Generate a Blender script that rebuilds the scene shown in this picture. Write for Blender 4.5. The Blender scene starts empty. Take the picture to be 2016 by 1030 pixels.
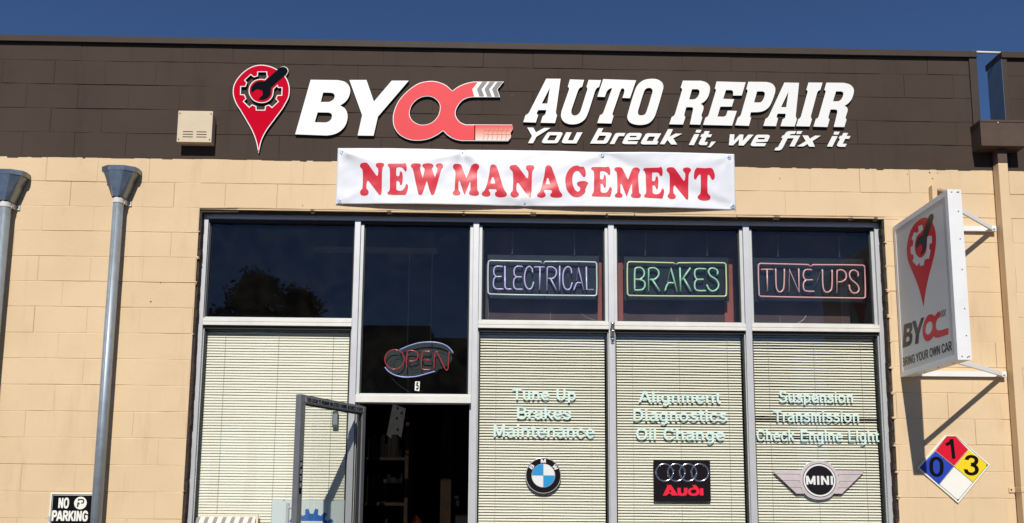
import bpy, bmesh, math, random
from mathutils import Vector, Matrix, noise
random.seed(7)
R = math.radians
S = bpy.context.scene
COL = S.collection

# ------------------------------------------------------------------ camera
F_PX, CY_PX = 1640.0, 774.4661
CAM = Vector((3.591111, -6.391215, 1.372018))
PIT, YAW, ROL = 0.12923311, 0.01810095, 0.00720073
fw = Vector((math.sin(YAW)*math.cos(PIT), math.cos(YAW)*math.cos(PIT), math.sin(PIT)))
rt0 = Vector((math.cos(YAW), -math.sin(YAW), 0)); up0 = rt0.cross(fw)
rt = math.cos(ROL)*rt0 + math.sin(ROL)*up0
up = -math.sin(ROL)*rt0 + math.cos(ROL)*up0
cd = bpy.data.cameras.new('camera'); cam = bpy.data.objects.new('camera', cd); COL.objects.link(cam)
m = Matrix((rt, up, -fw)).transposed().to_4x4(); m.translation = CAM
cam.matrix_world = m
cd.sensor_width = 36; cd.lens = 36*F_PX/2016; cd.shift_y = (CY_PX-515)/2016
cd.clip_end = 2000; cd.clip_start = 0.05
S.camera = cam

def ray(u, v): return fw*F_PX + rt*(u-1008) - up*(v-CY_PX)
def P(u, v, y=0.0):
    d = ray(u, v); return CAM + d*((y-CAM.y)/d.y)
def PX(u, v, x):
    d = ray(u, v); return CAM + d*((x-CAM.x)/d.x)

# ------------------------------------------------------------------ light
SUN = Vector((-0.060, -0.800, 0.745)).normalized()      # towards the sun
EL = math.asin(SUN.z)
W = bpy.data.worlds.new('World'); S.world = W; W.use_nodes = True
nt = W.node_tree; nt.nodes.clear()
sky = nt.nodes.new('ShaderNodeTexSky'); sky.sky_type = 'NISHITA'; sky.sun_disc = False
sky.sun_elevation = EL; sky.sun_rotation = math.atan2(SUN.x, SUN.y)
sky.air_density = 0.66; sky.dust_density = 0.0; sky.ozone_density = 9.0; sky.altitude = 600
bg = nt.nodes.new('ShaderNodeBackground'); bg.inputs['Strength'].default_value = 0.085
wo = nt.nodes.new('ShaderNodeOutputWorld')
nt.links.new(sky.outputs[0], bg.inputs[0]); nt.links.new(bg.outputs[0], wo.inputs[0])
sl = bpy.data.lights.new('sun', 'SUN'); sl.energy = 4.2; sl.angle = R(0.53); sl.color = (1.0, 0.95, 0.87)
so = bpy.data.objects.new('sun', sl); COL.objects.link(so)
so.rotation_euler = SUN.to_track_quat('Z', 'Y').to_euler(); so.location = (0, -30, 40)
S.view_settings.view_transform = 'Standard'; S.view_settings.look = 'None'
S.view_settings.exposure = 0.12; S.view_settings.gamma = 1; S.view_settings.use_curve_mapping = False
S.render.engine = 'CYCLES'
S.cycles.max_bounces = 10; S.cycles.transparent_max_bounces = 24; S.cycles.glossy_bounces = 4

# ------------------------------------------------------------------ materials
def srgb(r, g, b):
    f = lambda c: (c/255/12.92) if c/255 <= .04045 else ((c/255+.055)/1.055)**2.4
    return (f(r), f(g), f(b), 1)
def mat(name, col, rough=.6, metal=0.0, spec=.5, var=0.0, vscale=4.0, bump=0.0, bscale=60.0, bdist=.002, rvar=0.0):
    """Principled with a noise driven colour mottling, roughness variation and bump."""
    M = bpy.data.materials.new(name); M.use_nodes = True
    t = M.node_tree; b = t.nodes['Principled BSDF']
    col = tuple(col[:3])+(1,)
    b.inputs['Base Color'].default_value = col; b.inputs['Roughness'].default_value = rough
    b.inputs['Metallic'].default_value = metal; b.inputs['Specular IOR Level'].default_value = spec
    tc = t.nodes.new('ShaderNodeTexCoord')
    if var or rvar:
        n = t.nodes.new('ShaderNodeTexNoise'); n.inputs['Scale'].default_value = vscale; n.inputs['Detail'].default_value = 6
        n.inputs['Roughness'].default_value = .65
        t.links.new(tc.outputs['Object'], n.inputs['Vector'])
        if var:
            mr = t.nodes.new('ShaderNodeMapRange'); mr.inputs[1].default_value = .3; mr.inputs[2].default_value = .7
            mr.inputs[3].default_value = 1-var; mr.inputs[4].default_value = 1+var*.6
            t.links.new(n.outputs['Fac'], mr.inputs[0])
            mx = t.nodes.new('ShaderNodeVectorMath'); mx.operation = 'SCALE'; mx.inputs[0].default_value = col[:3]
            t.links.new(mr.outputs[0], mx.inputs['Scale']); t.links.new(mx.outputs[0], b.inputs['Base Color'])
        if rvar:
            mr = t.nodes.new('ShaderNodeMapRange'); mr.inputs[1].default_value = .3; mr.inputs[2].default_value = .7
            mr.inputs[3].default_value = max(.02, rough-rvar); mr.inputs[4].default_value = min(1, rough+rvar)
            t.links.new(n.outputs['Fac'], mr.inputs[0]); t.links.new(mr.outputs[0], b.inputs['Roughness'])
    if bump:
        n2 = t.nodes.new('ShaderNodeTexNoise'); n2.inputs['Scale'].default_value = bscale; n2.inputs['Detail'].default_value = 5
        t.links.new(tc.outputs['Object'], n2.inputs['Vector'])
        bp = t.nodes.new('ShaderNodeBump'); bp.inputs['Strength'].default_value = bump; bp.inputs['Distance'].default_value = bdist
        t.links.new(n2.outputs['Fac'], bp.inputs['Height']); t.links.new(bp.outputs[0], b.inputs['Normal'])
    return M
def wall_mat(name, c1, c2, stain, rough=.7, amt=.5, spec=.25):
    """Painted concrete block: two close paint tones in large patches, streaky dirt with a shape of its own, pitted surface."""
    M = bpy.data.materials.new(name); M.use_nodes = True
    t = M.node_tree; N = t.nodes; L = t.links; b = N['Principled BSDF']; b.inputs['Roughness'].default_value = rough
    b.inputs['Specular IOR Level'].default_value = spec
    tc = N.new('ShaderNodeTexCoord')
    def ns(scale, det=5, map_=None, rgh=.6):
        n = N.new('ShaderNodeTexNoise'); n.inputs['Scale'].default_value = scale; n.inputs['Detail'].default_value = det; n.inputs['Roughness'].default_value = rgh
        if map_:
            mp = N.new('ShaderNodeMapping'); mp.inputs['Scale'].default_value = map_
            L.new(tc.outputs['Object'], mp.inputs[0]); L.new(mp.outputs[0], n.inputs['Vector'])
        else: L.new(tc.outputs['Object'], n.inputs['Vector'])
        return n
    def rng(src, a, b_, lo=0, hi=1):
        mr = N.new('ShaderNodeMapRange'); mr.inputs[1].default_value = a; mr.inputs[2].default_value = b_
        mr.inputs[3].default_value = lo; mr.inputs[4].default_value = hi; L.new(src, mr.inputs[0]); return mr.outputs[0]
    def mix(f, a, c):
        mx = N.new('ShaderNodeMix'); mx.data_type = 'RGBA'
        if isinstance(f, float): mx.inputs[0].default_value = f
        else: L.new(f, mx.inputs[0])
        for i, q in ((6, a), (7, c)):
            if isinstance(q, tuple): mx.inputs[i].default_value = q
            else: L.new(q, mx.inputs[i])
        return mx.outputs[2]
    base = mix(rng(ns(1.1, 4).outputs['Fac'], .38, .62), c1, c2)
    patch = mix(rng(ns(.75, 2, (1, 1, 2.2)).outputs['Fac'], .5, .54, 0, .35), base, c2)
    streak = mix(rng(ns(1.6, 6, (3.2, 3.2, .5), .7).outputs['Fac'], .55, .80, 0, amt), patch, stain)
    spots = mix(rng(ns(14, 6).outputs['Fac'], .71, .80, 0, amt*.9), streak, stain)
    L.new(spots, b.inputs['Base Color'])
    f1 = ns(150, 4); f2 = ns(34, 3)
    ad = N.new('ShaderNodeMath'); ad.operation = 'MULTIPLY_ADD'; ad.inputs[1].default_value = .35
    L.new(f1.outputs['Fac'], ad.inputs[0]); L.new(f2.outputs['Fac'], ad.inputs[2])
    bp = N.new('ShaderNodeBump'); bp.inputs['Strength'].default_value = .38; bp.inputs['Distance'].default_value = .0026
    L.new(ad.outputs[0], bp.inputs['Height']); L.new(bp.outputs[0], b.inputs['Normal'])
    return M
def glass_mat(name, tint, refl=1.7, dust=.006):
    M = bpy.data.materials.new(name); M.use_nodes = True
    t = M.node_tree; N = t.nodes; L = t.links; N.clear()
    o = N.new('ShaderNodeOutputMaterial'); tr = N.new('ShaderNodeBsdfTransparent'); tr.inputs[0].default_value = tint
    gl = N.new('ShaderNodeBsdfGlossy'); gl.inputs['Roughness'].default_value = 0.0; gl.inputs[0].default_value = (1, 1, 1, 1)
    fr = N.new('ShaderNodeFresnel'); fr.inputs[0].default_value = 1.5
    ge = N.new('ShaderNodeNewGeometry')
    sb = N.new('ShaderNodeMath'); sb.operation = 'SUBTRACT'; sb.inputs[0].default_value = 1; L.new(ge.outputs['Backfacing'], sb.inputs[1])
    m1 = N.new('ShaderNodeMath'); m1.operation = 'MULTIPLY'; L.new(fr.outputs[0], m1.inputs[0]); L.new(sb.outputs[0], m1.inputs[1])
    m2 = N.new('ShaderNodeMath'); m2.operation = 'MULTIPLY'; m2.inputs[1].default_value = refl; m2.use_clamp = True; L.new(m1.outputs[0], m2.inputs[0])
    mx = N.new('ShaderNodeMixShader'); L.new(m2.outputs[0], mx.inputs[0]); L.new(tr.outputs[0], mx.inputs[1]); L.new(gl.outputs[0], mx.inputs[2])
    # film of dust and wiped smears on the outside
    tc = N.new('ShaderNodeTexCoord'); nz = N.new('ShaderNodeTexNoise'); nz.inputs['Scale'].default_value = 5; nz.inputs['Detail'].default_value = 7; nz.inputs['Distortion'].default_value = 1.2
    L.new(tc.outputs['Object'], nz.inputs['Vector'])
    n3 = N.new('ShaderNodeTexNoise'); n3.inputs['Scale'].default_value = 130; L.new(tc.outputs['Object'], n3.inputs['Vector'])
    r1 = N.new('ShaderNodeMapRange'); r1.inputs[1].default_value = .35; r1.inputs[2].default_value = .75; r1.inputs[3].default_value = .5; r1.inputs[4].default_value = 2.0; L.new(nz.outputs['Fac'], r1.inputs[0])
    r3 = N.new('ShaderNodeMapRange'); r3.inputs[1].default_value = .74; r3.inputs[2].default_value = .80; r3.inputs[3].default_value = 0; r3.inputs[4].default_value = 5; L.new(n3.outputs['Fac'], r3.inputs[0])
    a1 = N.new('ShaderNodeMath'); a1.operation = 'ADD'; L.new(r1.outputs[0], a1.inputs[0]); L.new(r3.outputs[0], a1.inputs[1])
    a2 = N.new('ShaderNodeMath'); a2.operation = 'MULTIPLY'; a2.inputs[1].default_value = dust; L.new(a1.outputs[0], a2.inputs[0])
    a3 = N.new('ShaderNodeMath'); a3.operation = 'MULTIPLY'; L.new(a2.outputs[0], a3.inputs[0]); L.new(sb.outputs[0], a3.inputs[1])
    df = N.new('ShaderNodeBsdfDiffuse'); df.inputs[0].default_value = (.62, .58, .52, 1)
    m3 = N.new('ShaderNodeMixShader'); L.new(a3.outputs[0], m3.inputs[0]); L.new(mx.outputs[0], m3.inputs[1]); L.new(df.outputs[0], m3.inputs[2])
    L.new(m3.outputs[0], o.inputs[0]); return M

M = {}
M['tan'] = wall_mat('tan_block_paint', (.675, .496, .298, 1), (.735, .552, .342, 1), (.50, .345, .21, 1), .66, .6)
M['brown'] = wall_mat('brown_block_paint', (.060, .042, .0315, 1), (.069, .050, .038, 1), (.036, .025, .020, 1), .75, .5, .12)
M['brown_metal'] = mat('brown_sheet_metal', (.062, .046, .037), .6, 0, .15, .12, 6, .1, 30)
M['brown_box'] = mat('brown_box_paint', (.098, .066, .048), .6, 0, .2, .15, 7, .1, 30)
M['reveal'] = mat('dark_sealant', (.055, .038, .028), .8, 0, .3, .5, 18, .8, 45, .006)
M['mortar'] = mat('tan_mortar_lumps', (.56, .40, .24), .8, 0, .3, .2, 20)
M['alu'] = mat('brushed_aluminium', (.57, .572, .585), .48, .35, .5, .03, 9, 0, 200, .001, .03)
M['alu_edge'] = mat('glazing_bead', (.55, .58, .56), .5, .3, .5, .08, 9)
M['bronze'] = mat('grey_door_metal', (.235, .235, .24), .42, .45, .5, .12, 8, .05, 120, .001)
M['gasket'] = mat('black_gasket', (.012, .012, .013), .6)
M['glass'] = glass_mat('window_glass', (.965, .967, .955, 1), 1.2)
M['glass_dark'] = glass_mat('upper_window_glass', (.93, .945, .945, 1), 1.1)
M['blind'] = mat('cream_blind_slat', (.82, .808, .685), .5, 0, .3, .04, 3)
M['blind_rail'] = mat('blind_head_rail', (.24, .26, .23), .5)
M['cord'] = mat('ladder_cord', (.42, .42, .33), .8)
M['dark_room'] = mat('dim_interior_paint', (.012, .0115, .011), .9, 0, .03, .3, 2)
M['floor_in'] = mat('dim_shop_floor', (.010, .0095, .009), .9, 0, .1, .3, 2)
M['white'] = mat('white_sign_face', (.82, .82, .79), .38, 0, .5, .03, 3)
M['edge_black'] = mat('dark_letter_edge', (.012, .010, .009), .6)
M['red'] = mat('crimson_sign_print', (.56, .003, .022), .7, 0, .02, .05, 5)
M['coral'] = mat('coral_red_print', (.77, .050, .062), .5, 0, .22, .05, 3)
M['navy'] = mat('dark_navy_print', (.004, .006, .010), .7, 0, .02)
M['grey_print'] = mat('grey_chevron_print', (.125, .12, .125), .45)
M['tread_line'] = mat('tread_line_print', (.55, .10, .07), .5)
M['vinyl'] = mat('white_banner_vinyl', (.75, .765, .80), .36, 0, .5, .03, 3)
M['banner_red'] = mat('red_banner_print', (.62, .012, .032), .36, 0, .4, .06, 7)
M['washer'] = mat('grey_washer', (.42, .47, .55), .4, .4)
M['screw'] = mat('dark_screw', (.07, .08, .09), .4, .6)
M['galv'] = mat('galvanised_steel', (.33, .375, .42), .55, .6, .5, .12, 14, .03, 60, .001, .06)
M['galv_head'] = mat('galvanised_funnel', (.22, .25, .275), .30, .75, .5, .12, 12, .04, 40, .001, .05)
M['bar'] = mat('weathered_white_bar', (.75, .725, .665), .55, .1, .4, .10, 7, .05, 90)
M['skylit_return'] = mat('sky_light_tint', (.17, .22, .28), .5, .2, .4, .1, 8)  # blue sky light on the shaded parapet return, put into the colour
M['strap'] = mat('white_strap', (.70, .68, .63), .5, 0, .4, .1, 20)
M['vent'] = mat('beige_vent_paint', (.64, .52, .36), .5, 0, .4, .07, 9, .05, 60)
M['vent_slot'] = mat('slot_shadow', (.03, .025, .02), .8)
M['face_grey'] = mat('sign_cabinet_face', (.62, .62, .61), .4, 0, .3, .03, 4)
M['cab_white'] = mat('sign_cabinet_metal', (.80, .80, .79), .45, 0, .5, .05, 8)
M['sign_red'] = mat('cabinet_red_print', (.60, .018, .030), .35)
M['sign_dark'] = mat('cabinet_dark_print', (.030, .026, .024), .35)
M['board'] = mat('black_sign_board', (.013, .018, .022), .3, 0, .5, .2, 8)
M['cover'] = mat('dark_window_cover', (.085, .055, .051), .75, 0, .2, .35, 3)
M['batten'] = mat('red_brown_batten', (.30, .085, .060), .7, 0, .3, .2, 9)
M['tube_lav'] = mat('lavender_glass_tube', (.68, .60, .98), .22, 0, .6)
M['tube_pale'] = mat('pale_grey_glass_tube', (.78, .86, .83), .22, 0, .6)
M['tube_green'] = mat('green_glass_tube', (.47, .85, .57), .22, 0, .6)
M['tube_yellow'] = mat('yellow_glass_tube', (.84, .87, .40), .22, 0, .6)
M['tube_pink'] = mat('pink_glass_tube', (.95, .49, .49), .22, 0, .6)
M['tube_red'] = mat('red_glass_tube', (.55, .05, .055), .2, 0, .6)
M['tube_blue'] = mat('blue_glass_tube', (.42, .48, .95), .22, 0, .6)
M['tube_dim'] = mat('painted_out_tube', (.05, .055, .06), .3)
M['smoke'] = mat('smoked_acrylic', (.045, .052, .050), .25)
M['wire'] = mat('black_wire', (.008, .008, .009), .5)
M['chain'] = mat('steel_chain', (.34, .33, .31), .4, .7)
M['vinyl_mint'] = mat('pale_mint_vinyl', (.62, .80, .74), .45)
M['badge_black'] = mat('glossy_black_enamel', (.012, .009, .011), .22)
M['badge_blue'] = mat('badge_blue_enamel', (.035, .30, .62), .25)
M['badge_white'] = mat('badge_white_enamel', (.78, .78, .76), .25)
M['chrome'] = mat('badge_silver', (.72, .66, .66), .28, .55)
M['rose_silver'] = mat('rose_silver_wing', (.80, .69, .68), .30, .3, .5, .2, 6)
M['silver_white'] = mat('silver_white_rim', (.84, .80, .79), .3, .25, .5, .08, 9)
M['audi_red'] = mat('red_badge_lettering', (.80, .012, .04), .4)
M['dia_blue'] = mat('placard_blue', (.020, .055, .42), .4)
M['dia_red'] = mat('placard_red', (.66, .006, .025), .4)
M['dia_yellow'] = mat('placard_yellow', (.90, .63, .015), .4)
M['dia_white'] = mat('placard_white', (.85, .84, .75), .45, 0, .5, .04, 6)
M['black'] = mat('black_print', (.006, .006, .007), .6, 0, .05)
M['gear_blue'] = mat('gear_blue_print', (.012, .13, .46), .4)
M['gear_board'] = mat('pale_board', (.66, .74, .75), .4)
M['stripe_frame'] = mat('cream_frame', (.78, .70, .52), .6)
M['chrome_bright'] = mat('bright_chrome', (.75, .75, .77), .18, 1.0)
M['paper'] = mat('dim_paper', (.20, .22, .23), .8)
M['orange'] = mat('orange_plastic', (.60, .10, .02), .5)
M['wood_dark'] = mat('dark_brown_wood', (.018, .011, .007), .8, 0, .04, .3, 9)
M['asphalt'] = mat('old_asphalt', (.105, .10, .098), .9, 0, .3, .25, .6, .5, 90, .006)
M['far_wall'] = mat('far_wall_paint', (.05, .05, .055), .85, 0, .3, .2, 2)
M['bark'] = mat('bark', (.06, .045, .032), .9, 0, .3, .3, 9)
M['leaf'] = mat('tree_leaf', (.035, .060, .020), .6, 0, .3, .3, 1.2)
M['roofing'] = mat('roof_felt', (.10, .10, .10), .9)

# striped cloth and tread fade: real printed patterns
def stripe_mat():
    A = bpy.data.materials.new('striped_cloth'); A.use_nodes = True; t = A.node_tree; b = t.nodes['Principled BSDF']
    b.inputs['Roughness'].default_value = .75
    tc = t.nodes.new('ShaderNodeTexCoord'); sx = t.nodes.new('ShaderNodeSeparateXYZ'); t.links.new(tc.outputs['UV'], sx.inputs[0])
    mu = t.nodes.new('ShaderNodeMath'); mu.operation = 'MULTIPLY'; mu.inputs[1].default_value = 6.75; t.links.new(sx.outputs[0], mu.inputs[0])
    fr = t.nodes.new('ShaderNodeMath'); fr.operation = 'FRACT'; t.links.new(mu.outputs[0], fr.inputs[0])
    lt = t.nodes.new('ShaderNodeMath'); lt.operation = 'LESS_THAN'; lt.inputs[1].default_value = .47; t.links.new(fr.outputs[0], lt.inputs[0])
    mx = t.nodes.new('ShaderNodeMix'); mx.data_type = 'RGBA'; mx.inputs[6].default_value = (.80, .74, .60, 1); mx.inputs[7].default_value = (.27, .25, .26, 1)
    t.links.new(lt.outputs[0], mx.inputs[0]); t.links.new(mx.outputs[2], b.inputs['Base Color']); return A
def fade_mat():
    A = bpy.data.materials.new('tread_print'); A.use_nodes = True; t = A.node_tree; b = t.nodes['Principled BSDF']
    b.inputs['Roughness'].default_value = .5; b.inputs['Specular IOR Level'].default_value = .22
    tc = t.nodes.new('ShaderNodeTexCoord'); sx = t.nodes.new('ShaderNodeSeparateXYZ'); t.links.new(tc.outputs['UV'], sx.inputs[0])
    cr = t.nodes.new('ShaderNodeValToRGB'); e = cr.color_ramp.elements
    e[0].position = .02; e[0].color = (.77, .050, .062, 1); e[1].position = 1; e[1].color = (.82, .74, .68, 1)
    q = cr.color_ramp.elements.new(.45); q.color = (.80, .30, .22, 1); q = cr.color_ramp.elements.new(.75); q.color = (.82, .52, .40, 1)
    t.links.new(sx.outputs[0], cr.inputs[0]); t.links.new(cr.outputs[0], b.inputs['Base Color']); return A
M['stripe'] = stripe_mat(); M['fade'] = fade_mat()

# ------------------------------------------------------------------ objects
LOC = {}
def thing(name, label, cat, loc, group=None):
    o = bpy.data.objects.new(name, None); COL.objects.link(o); o.location = loc; o.empty_display_size = .1
    LOC[o.name] = Vector(loc); o['label'] = label; o['category'] = cat
    if group: o['group'] = group
    return o
def link(name, me, material, parent=None, smooth=False, label=None):
    off = LOC[parent.name] if parent else Vector((0, 0, 0))
    if parent: me.transform(Matrix.Translation(-off))
    me.materials.clear(); me.materials.append(M[material] if isinstance(material, str) else material)
    me.polygons.foreach_set('use_smooth', [smooth]*len(me.polygons))
    o = bpy.data.objects.new(name, me); COL.objects.link(o)
    if parent: o.parent = parent
    LOC[o.name] = off
    if label: o['label'] = label
    return o
class MB:
    def __init__(s): s.v = []; s.f = []; s.uv = None
    def quad(s, a, b, c, d): n = len(s.v); s.v += [tuple(q) for q in (a, b, c, d)]; s.f.append((n, n+1, n+2, n+3)); return s
    def box(s, x0, x1, y0, y1, z0, z1, M4=None):
        n = len(s.v)
        c = [Vector(q) for q in ((x0,y0,z0),(x1,y0,z0),(x1,y1,z0),(x0,y1,z0),(x0,y0,z1),(x1,y0,z1),(x1,y1,z1),(x0,y1,z1))]
        if M4: c = [M4 @ q for q in c]
        s.v += [tuple(q) for q in c]
        s.f += [tuple(n+i for i in q) for q in ((0,1,5,4),(1,2,6,5),(2,3,7,6),(3,0,4,7),(4,5,6,7),(3,2,1,0))]
        return s
    def tube(s, pts, r, n=8, cap=True):
        pts = [Vector(p) for p in pts]; base = len(s.v); prev = None
        for i, p in enumerate(pts):
            a = pts[max(i-1, 0)]; b = pts[min(i+1, len(pts)-1)]; t = (b-a).normalized()
            if prev is None: q = t.orthogonal().normalized()
            else: q = (prev - t*prev.dot(t)); q = q.normalized() if q.length > 1e-6 else t.orthogonal().normalized()
            prev = q; w = t.cross(q); rr = r[i] if isinstance(r, (list, tuple)) else r
            for k in range(n):
                an = 2*math.pi*k/n; s.v.append(tuple(p + (q*math.cos(an)+w*math.sin(an))*rr))
        for i in range(len(pts)-1):
            for k in range(n):
                a = base+i*n+k; b = base+i*n+(k+1) % n; s.f.append((a, b, b+n, a+n))
        if cap:
            s.f.append(tuple(base+k for k in range(n))[::-1]); e = base+(len(pts)-1)*n; s.f.append(tuple(e+k for k in range(n)))
        return s
    def disc(s, c, r, y0, y1, n=20):          # short cylinder, axis along y
        return s.tube([(c[0], y1, c[1]), (c[0], y0, c[1])], r, n)
    def build(s, name, material, parent=None, smooth=False, bevel=0.0, label=None, weld=False):
        me = bpy.data.meshes.new(name); me.from_pydata(s.v, [], s.f); me.update()
        if weld:
            bm = bmesh.new(); bm.from_mesh(me)
            bmesh.ops.delete(bm, geom=[v for v in bm.verts if not v.link_faces], context='VERTS')
            bmesh.ops.remove_doubles(bm, verts=bm.verts, dist=2e-5); bm.to_mesh(me); bm.free()
        if bevel:
            bm = bmesh.new(); bm.from_mesh(me)
            bmesh.ops.recalc_face_normals(bm, faces=bm.faces)
            es = [e for e in bm.edges if len(e.link_faces) == 2 and e.calc_face_angle(0) > .6]
            bmesh.ops.bevel(bm, geom=es, offset=bevel, segments=2, profile=.6, affect='EDGES', clamp_overlap=True)
            bm.to_mesh(me); bm.free()
        return link(name, me, material, parent, smooth, label)
def dup(root, loc, label=None):
    c = root.copy(); COL.objects.link(c); c.location = loc; LOC[c.name] = Vector(loc)
    if label: c['label'] = label
    for ch in root.children:
        d = ch.copy(); COL.objects.link(d); d.parent = c
        for g in ch.children:
            e = g.copy(); COL.objects.link(e); e.parent = d
    return c

# ---- outlines: "x,y" is a corner, "x,y~" a point on a smooth run
def trace(txt, ox=0, oy=0, sc=1.0, closed=True, sub=6):
    P_ = []
    for tok in txt.split():
        sm = tok.endswith('~'); x, y = tok.rstrip('~').split(','); P_.append((Vector((float(x), float(y))), sm))
    n = len(P_); out = []
    for i in range(n if closed else n-1):
        (p1, s1), (p2, s2) = P_[i], P_[(i+1) % n]
        if not (s1 or s2): out.append(p1); continue
        p0 = P_[i-1][0] if (closed or i > 0) else p1; p3 = P_[(i+2) % n][0] if (closed or i+2 < n) else p2
        d = (p2-p1).length
        t1 = (p2-p0) if s1 else (p2-p1); t2 = (p3-p1) if s2 else (p2-p1)
        t1 = t1*(d/max(t1.length, 1e-6)); t2 = t2*(d/max(t2.length, 1e-6))
        for k in range(sub):
            u = k/sub; h = (2*u**3-3*u*u+1, u**3-2*u*u+u, -2*u**3+3*u*u, u**3-u*u)
            out.append(p1*h[0]+t1*h[1]+p2*h[2]+t2*h[3])
    if not closed: out.append(P_[-1][0])
    return [(ox+p.x/sc, oy+p.y/sc) for p in out]
def wallpts(px, y): return [(lambda q: (q.x, q.z))(P(u, v, y)) for u, v in px]
def area(p): return .5*sum(p[i-1][0]*p[i][1]-p[i][0]*p[i-1][1] for i in range(len(p)))
def offset(p, d):
    """d>0 grows the polygon, d<0 shrinks it"""
    s = 1 if area(p) > 0 else -1; n = len(p); o = []
    for i in range(n):
        a, b, c = Vector(p[i-1]), Vector(p[i]), Vector(p[(i+1) % n])
        e1 = (b-a); e2 = (c-b)
        if e1.length < 1e-7 or e2.length < 1e-7: o.append(tuple(b)); continue
        n1 = Vector((e1.y, -e1.x)).normalized()*s; n2 = Vector((e2.y, -e2.x)).normalized()*s
        k = n1+n2; k = k/max(k.length_squared, .35)*2 if k.length > 1e-6 else n1
        q = b+k*d; o.append((q.x, q.y))
    return o
def inset(polys, d): return [offset(polys[0], -d)]+[offset(h, d) for h in polys[1:]]
def WALL(y): return lambda a, b, c: (a, y-c, b)         # a = x, b = z, c = out of the wall
def SIDE(x): return lambda a, b, c: (x-c, -a, b)        # faces -x; a = distance out from the wall
def fillmesh(polys, thick, frame, bevel=0.0):
    cu = bpy.data.curves.new('tmp', 'CURVE'); cu.dimensions = '2D'; cu.fill_mode = 'BOTH'; cu.extrude = max(thick/2-bevel, 1e-5)
    if bevel: cu.bevel_depth = bevel; cu.bevel_resolution = 1; cu.offset = -bevel
    for p in polys:
        sp = cu.splines.new('POLY'); sp.points.add(len(p)-1); sp.use_cyclic_u = True
        for q, c in zip(sp.points, p): q.co = (c[0], c[1], 0, 1)
    ob = bpy.data.objects.new('tmp', cu); COL.objects.link(ob)
    dg = bpy.context.evaluated_depsgraph_get(); dg.update()
    me = bpy.data.meshes.new_from_object(ob.evaluated_get(dg)); bpy.data.objects.remove(ob); bpy.data.curves.remove(cu)
    for v in me.vertices: v.co = Vector(frame(v.co.x, v.co.y, v.co.z+thick/2))
    fl = Vector(frame(1, 0, 0))-Vector(frame(0, 0, 0)); fl = fl.cross(Vector(frame(0, 1, 0))-Vector(frame(0, 0, 0))).dot(Vector(frame(0, 0, 1))-Vector(frame(0, 0, 0)))
    if fl < 0: me.flip_normals()
    return me
def fill(name, polys, thick, frame, material, parent=None, bevel=0.0, side=None, label=None):
    me = fillmesh(polys, thick, frame, bevel)
    o = link(name, me, material, parent, False, label)
    if side:                                             # returns painted in another colour
        o.data.materials.append(M[side]); nf = (Vector(frame(0, 0, 1))-Vector(frame(0, 0, 0))).normalized()
        for p in o.data.polygons:
            if abs(p.normal.dot(nf)) < .6 or p.normal.dot(nf) < -.6: p.material_index = 1
    return o
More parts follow.
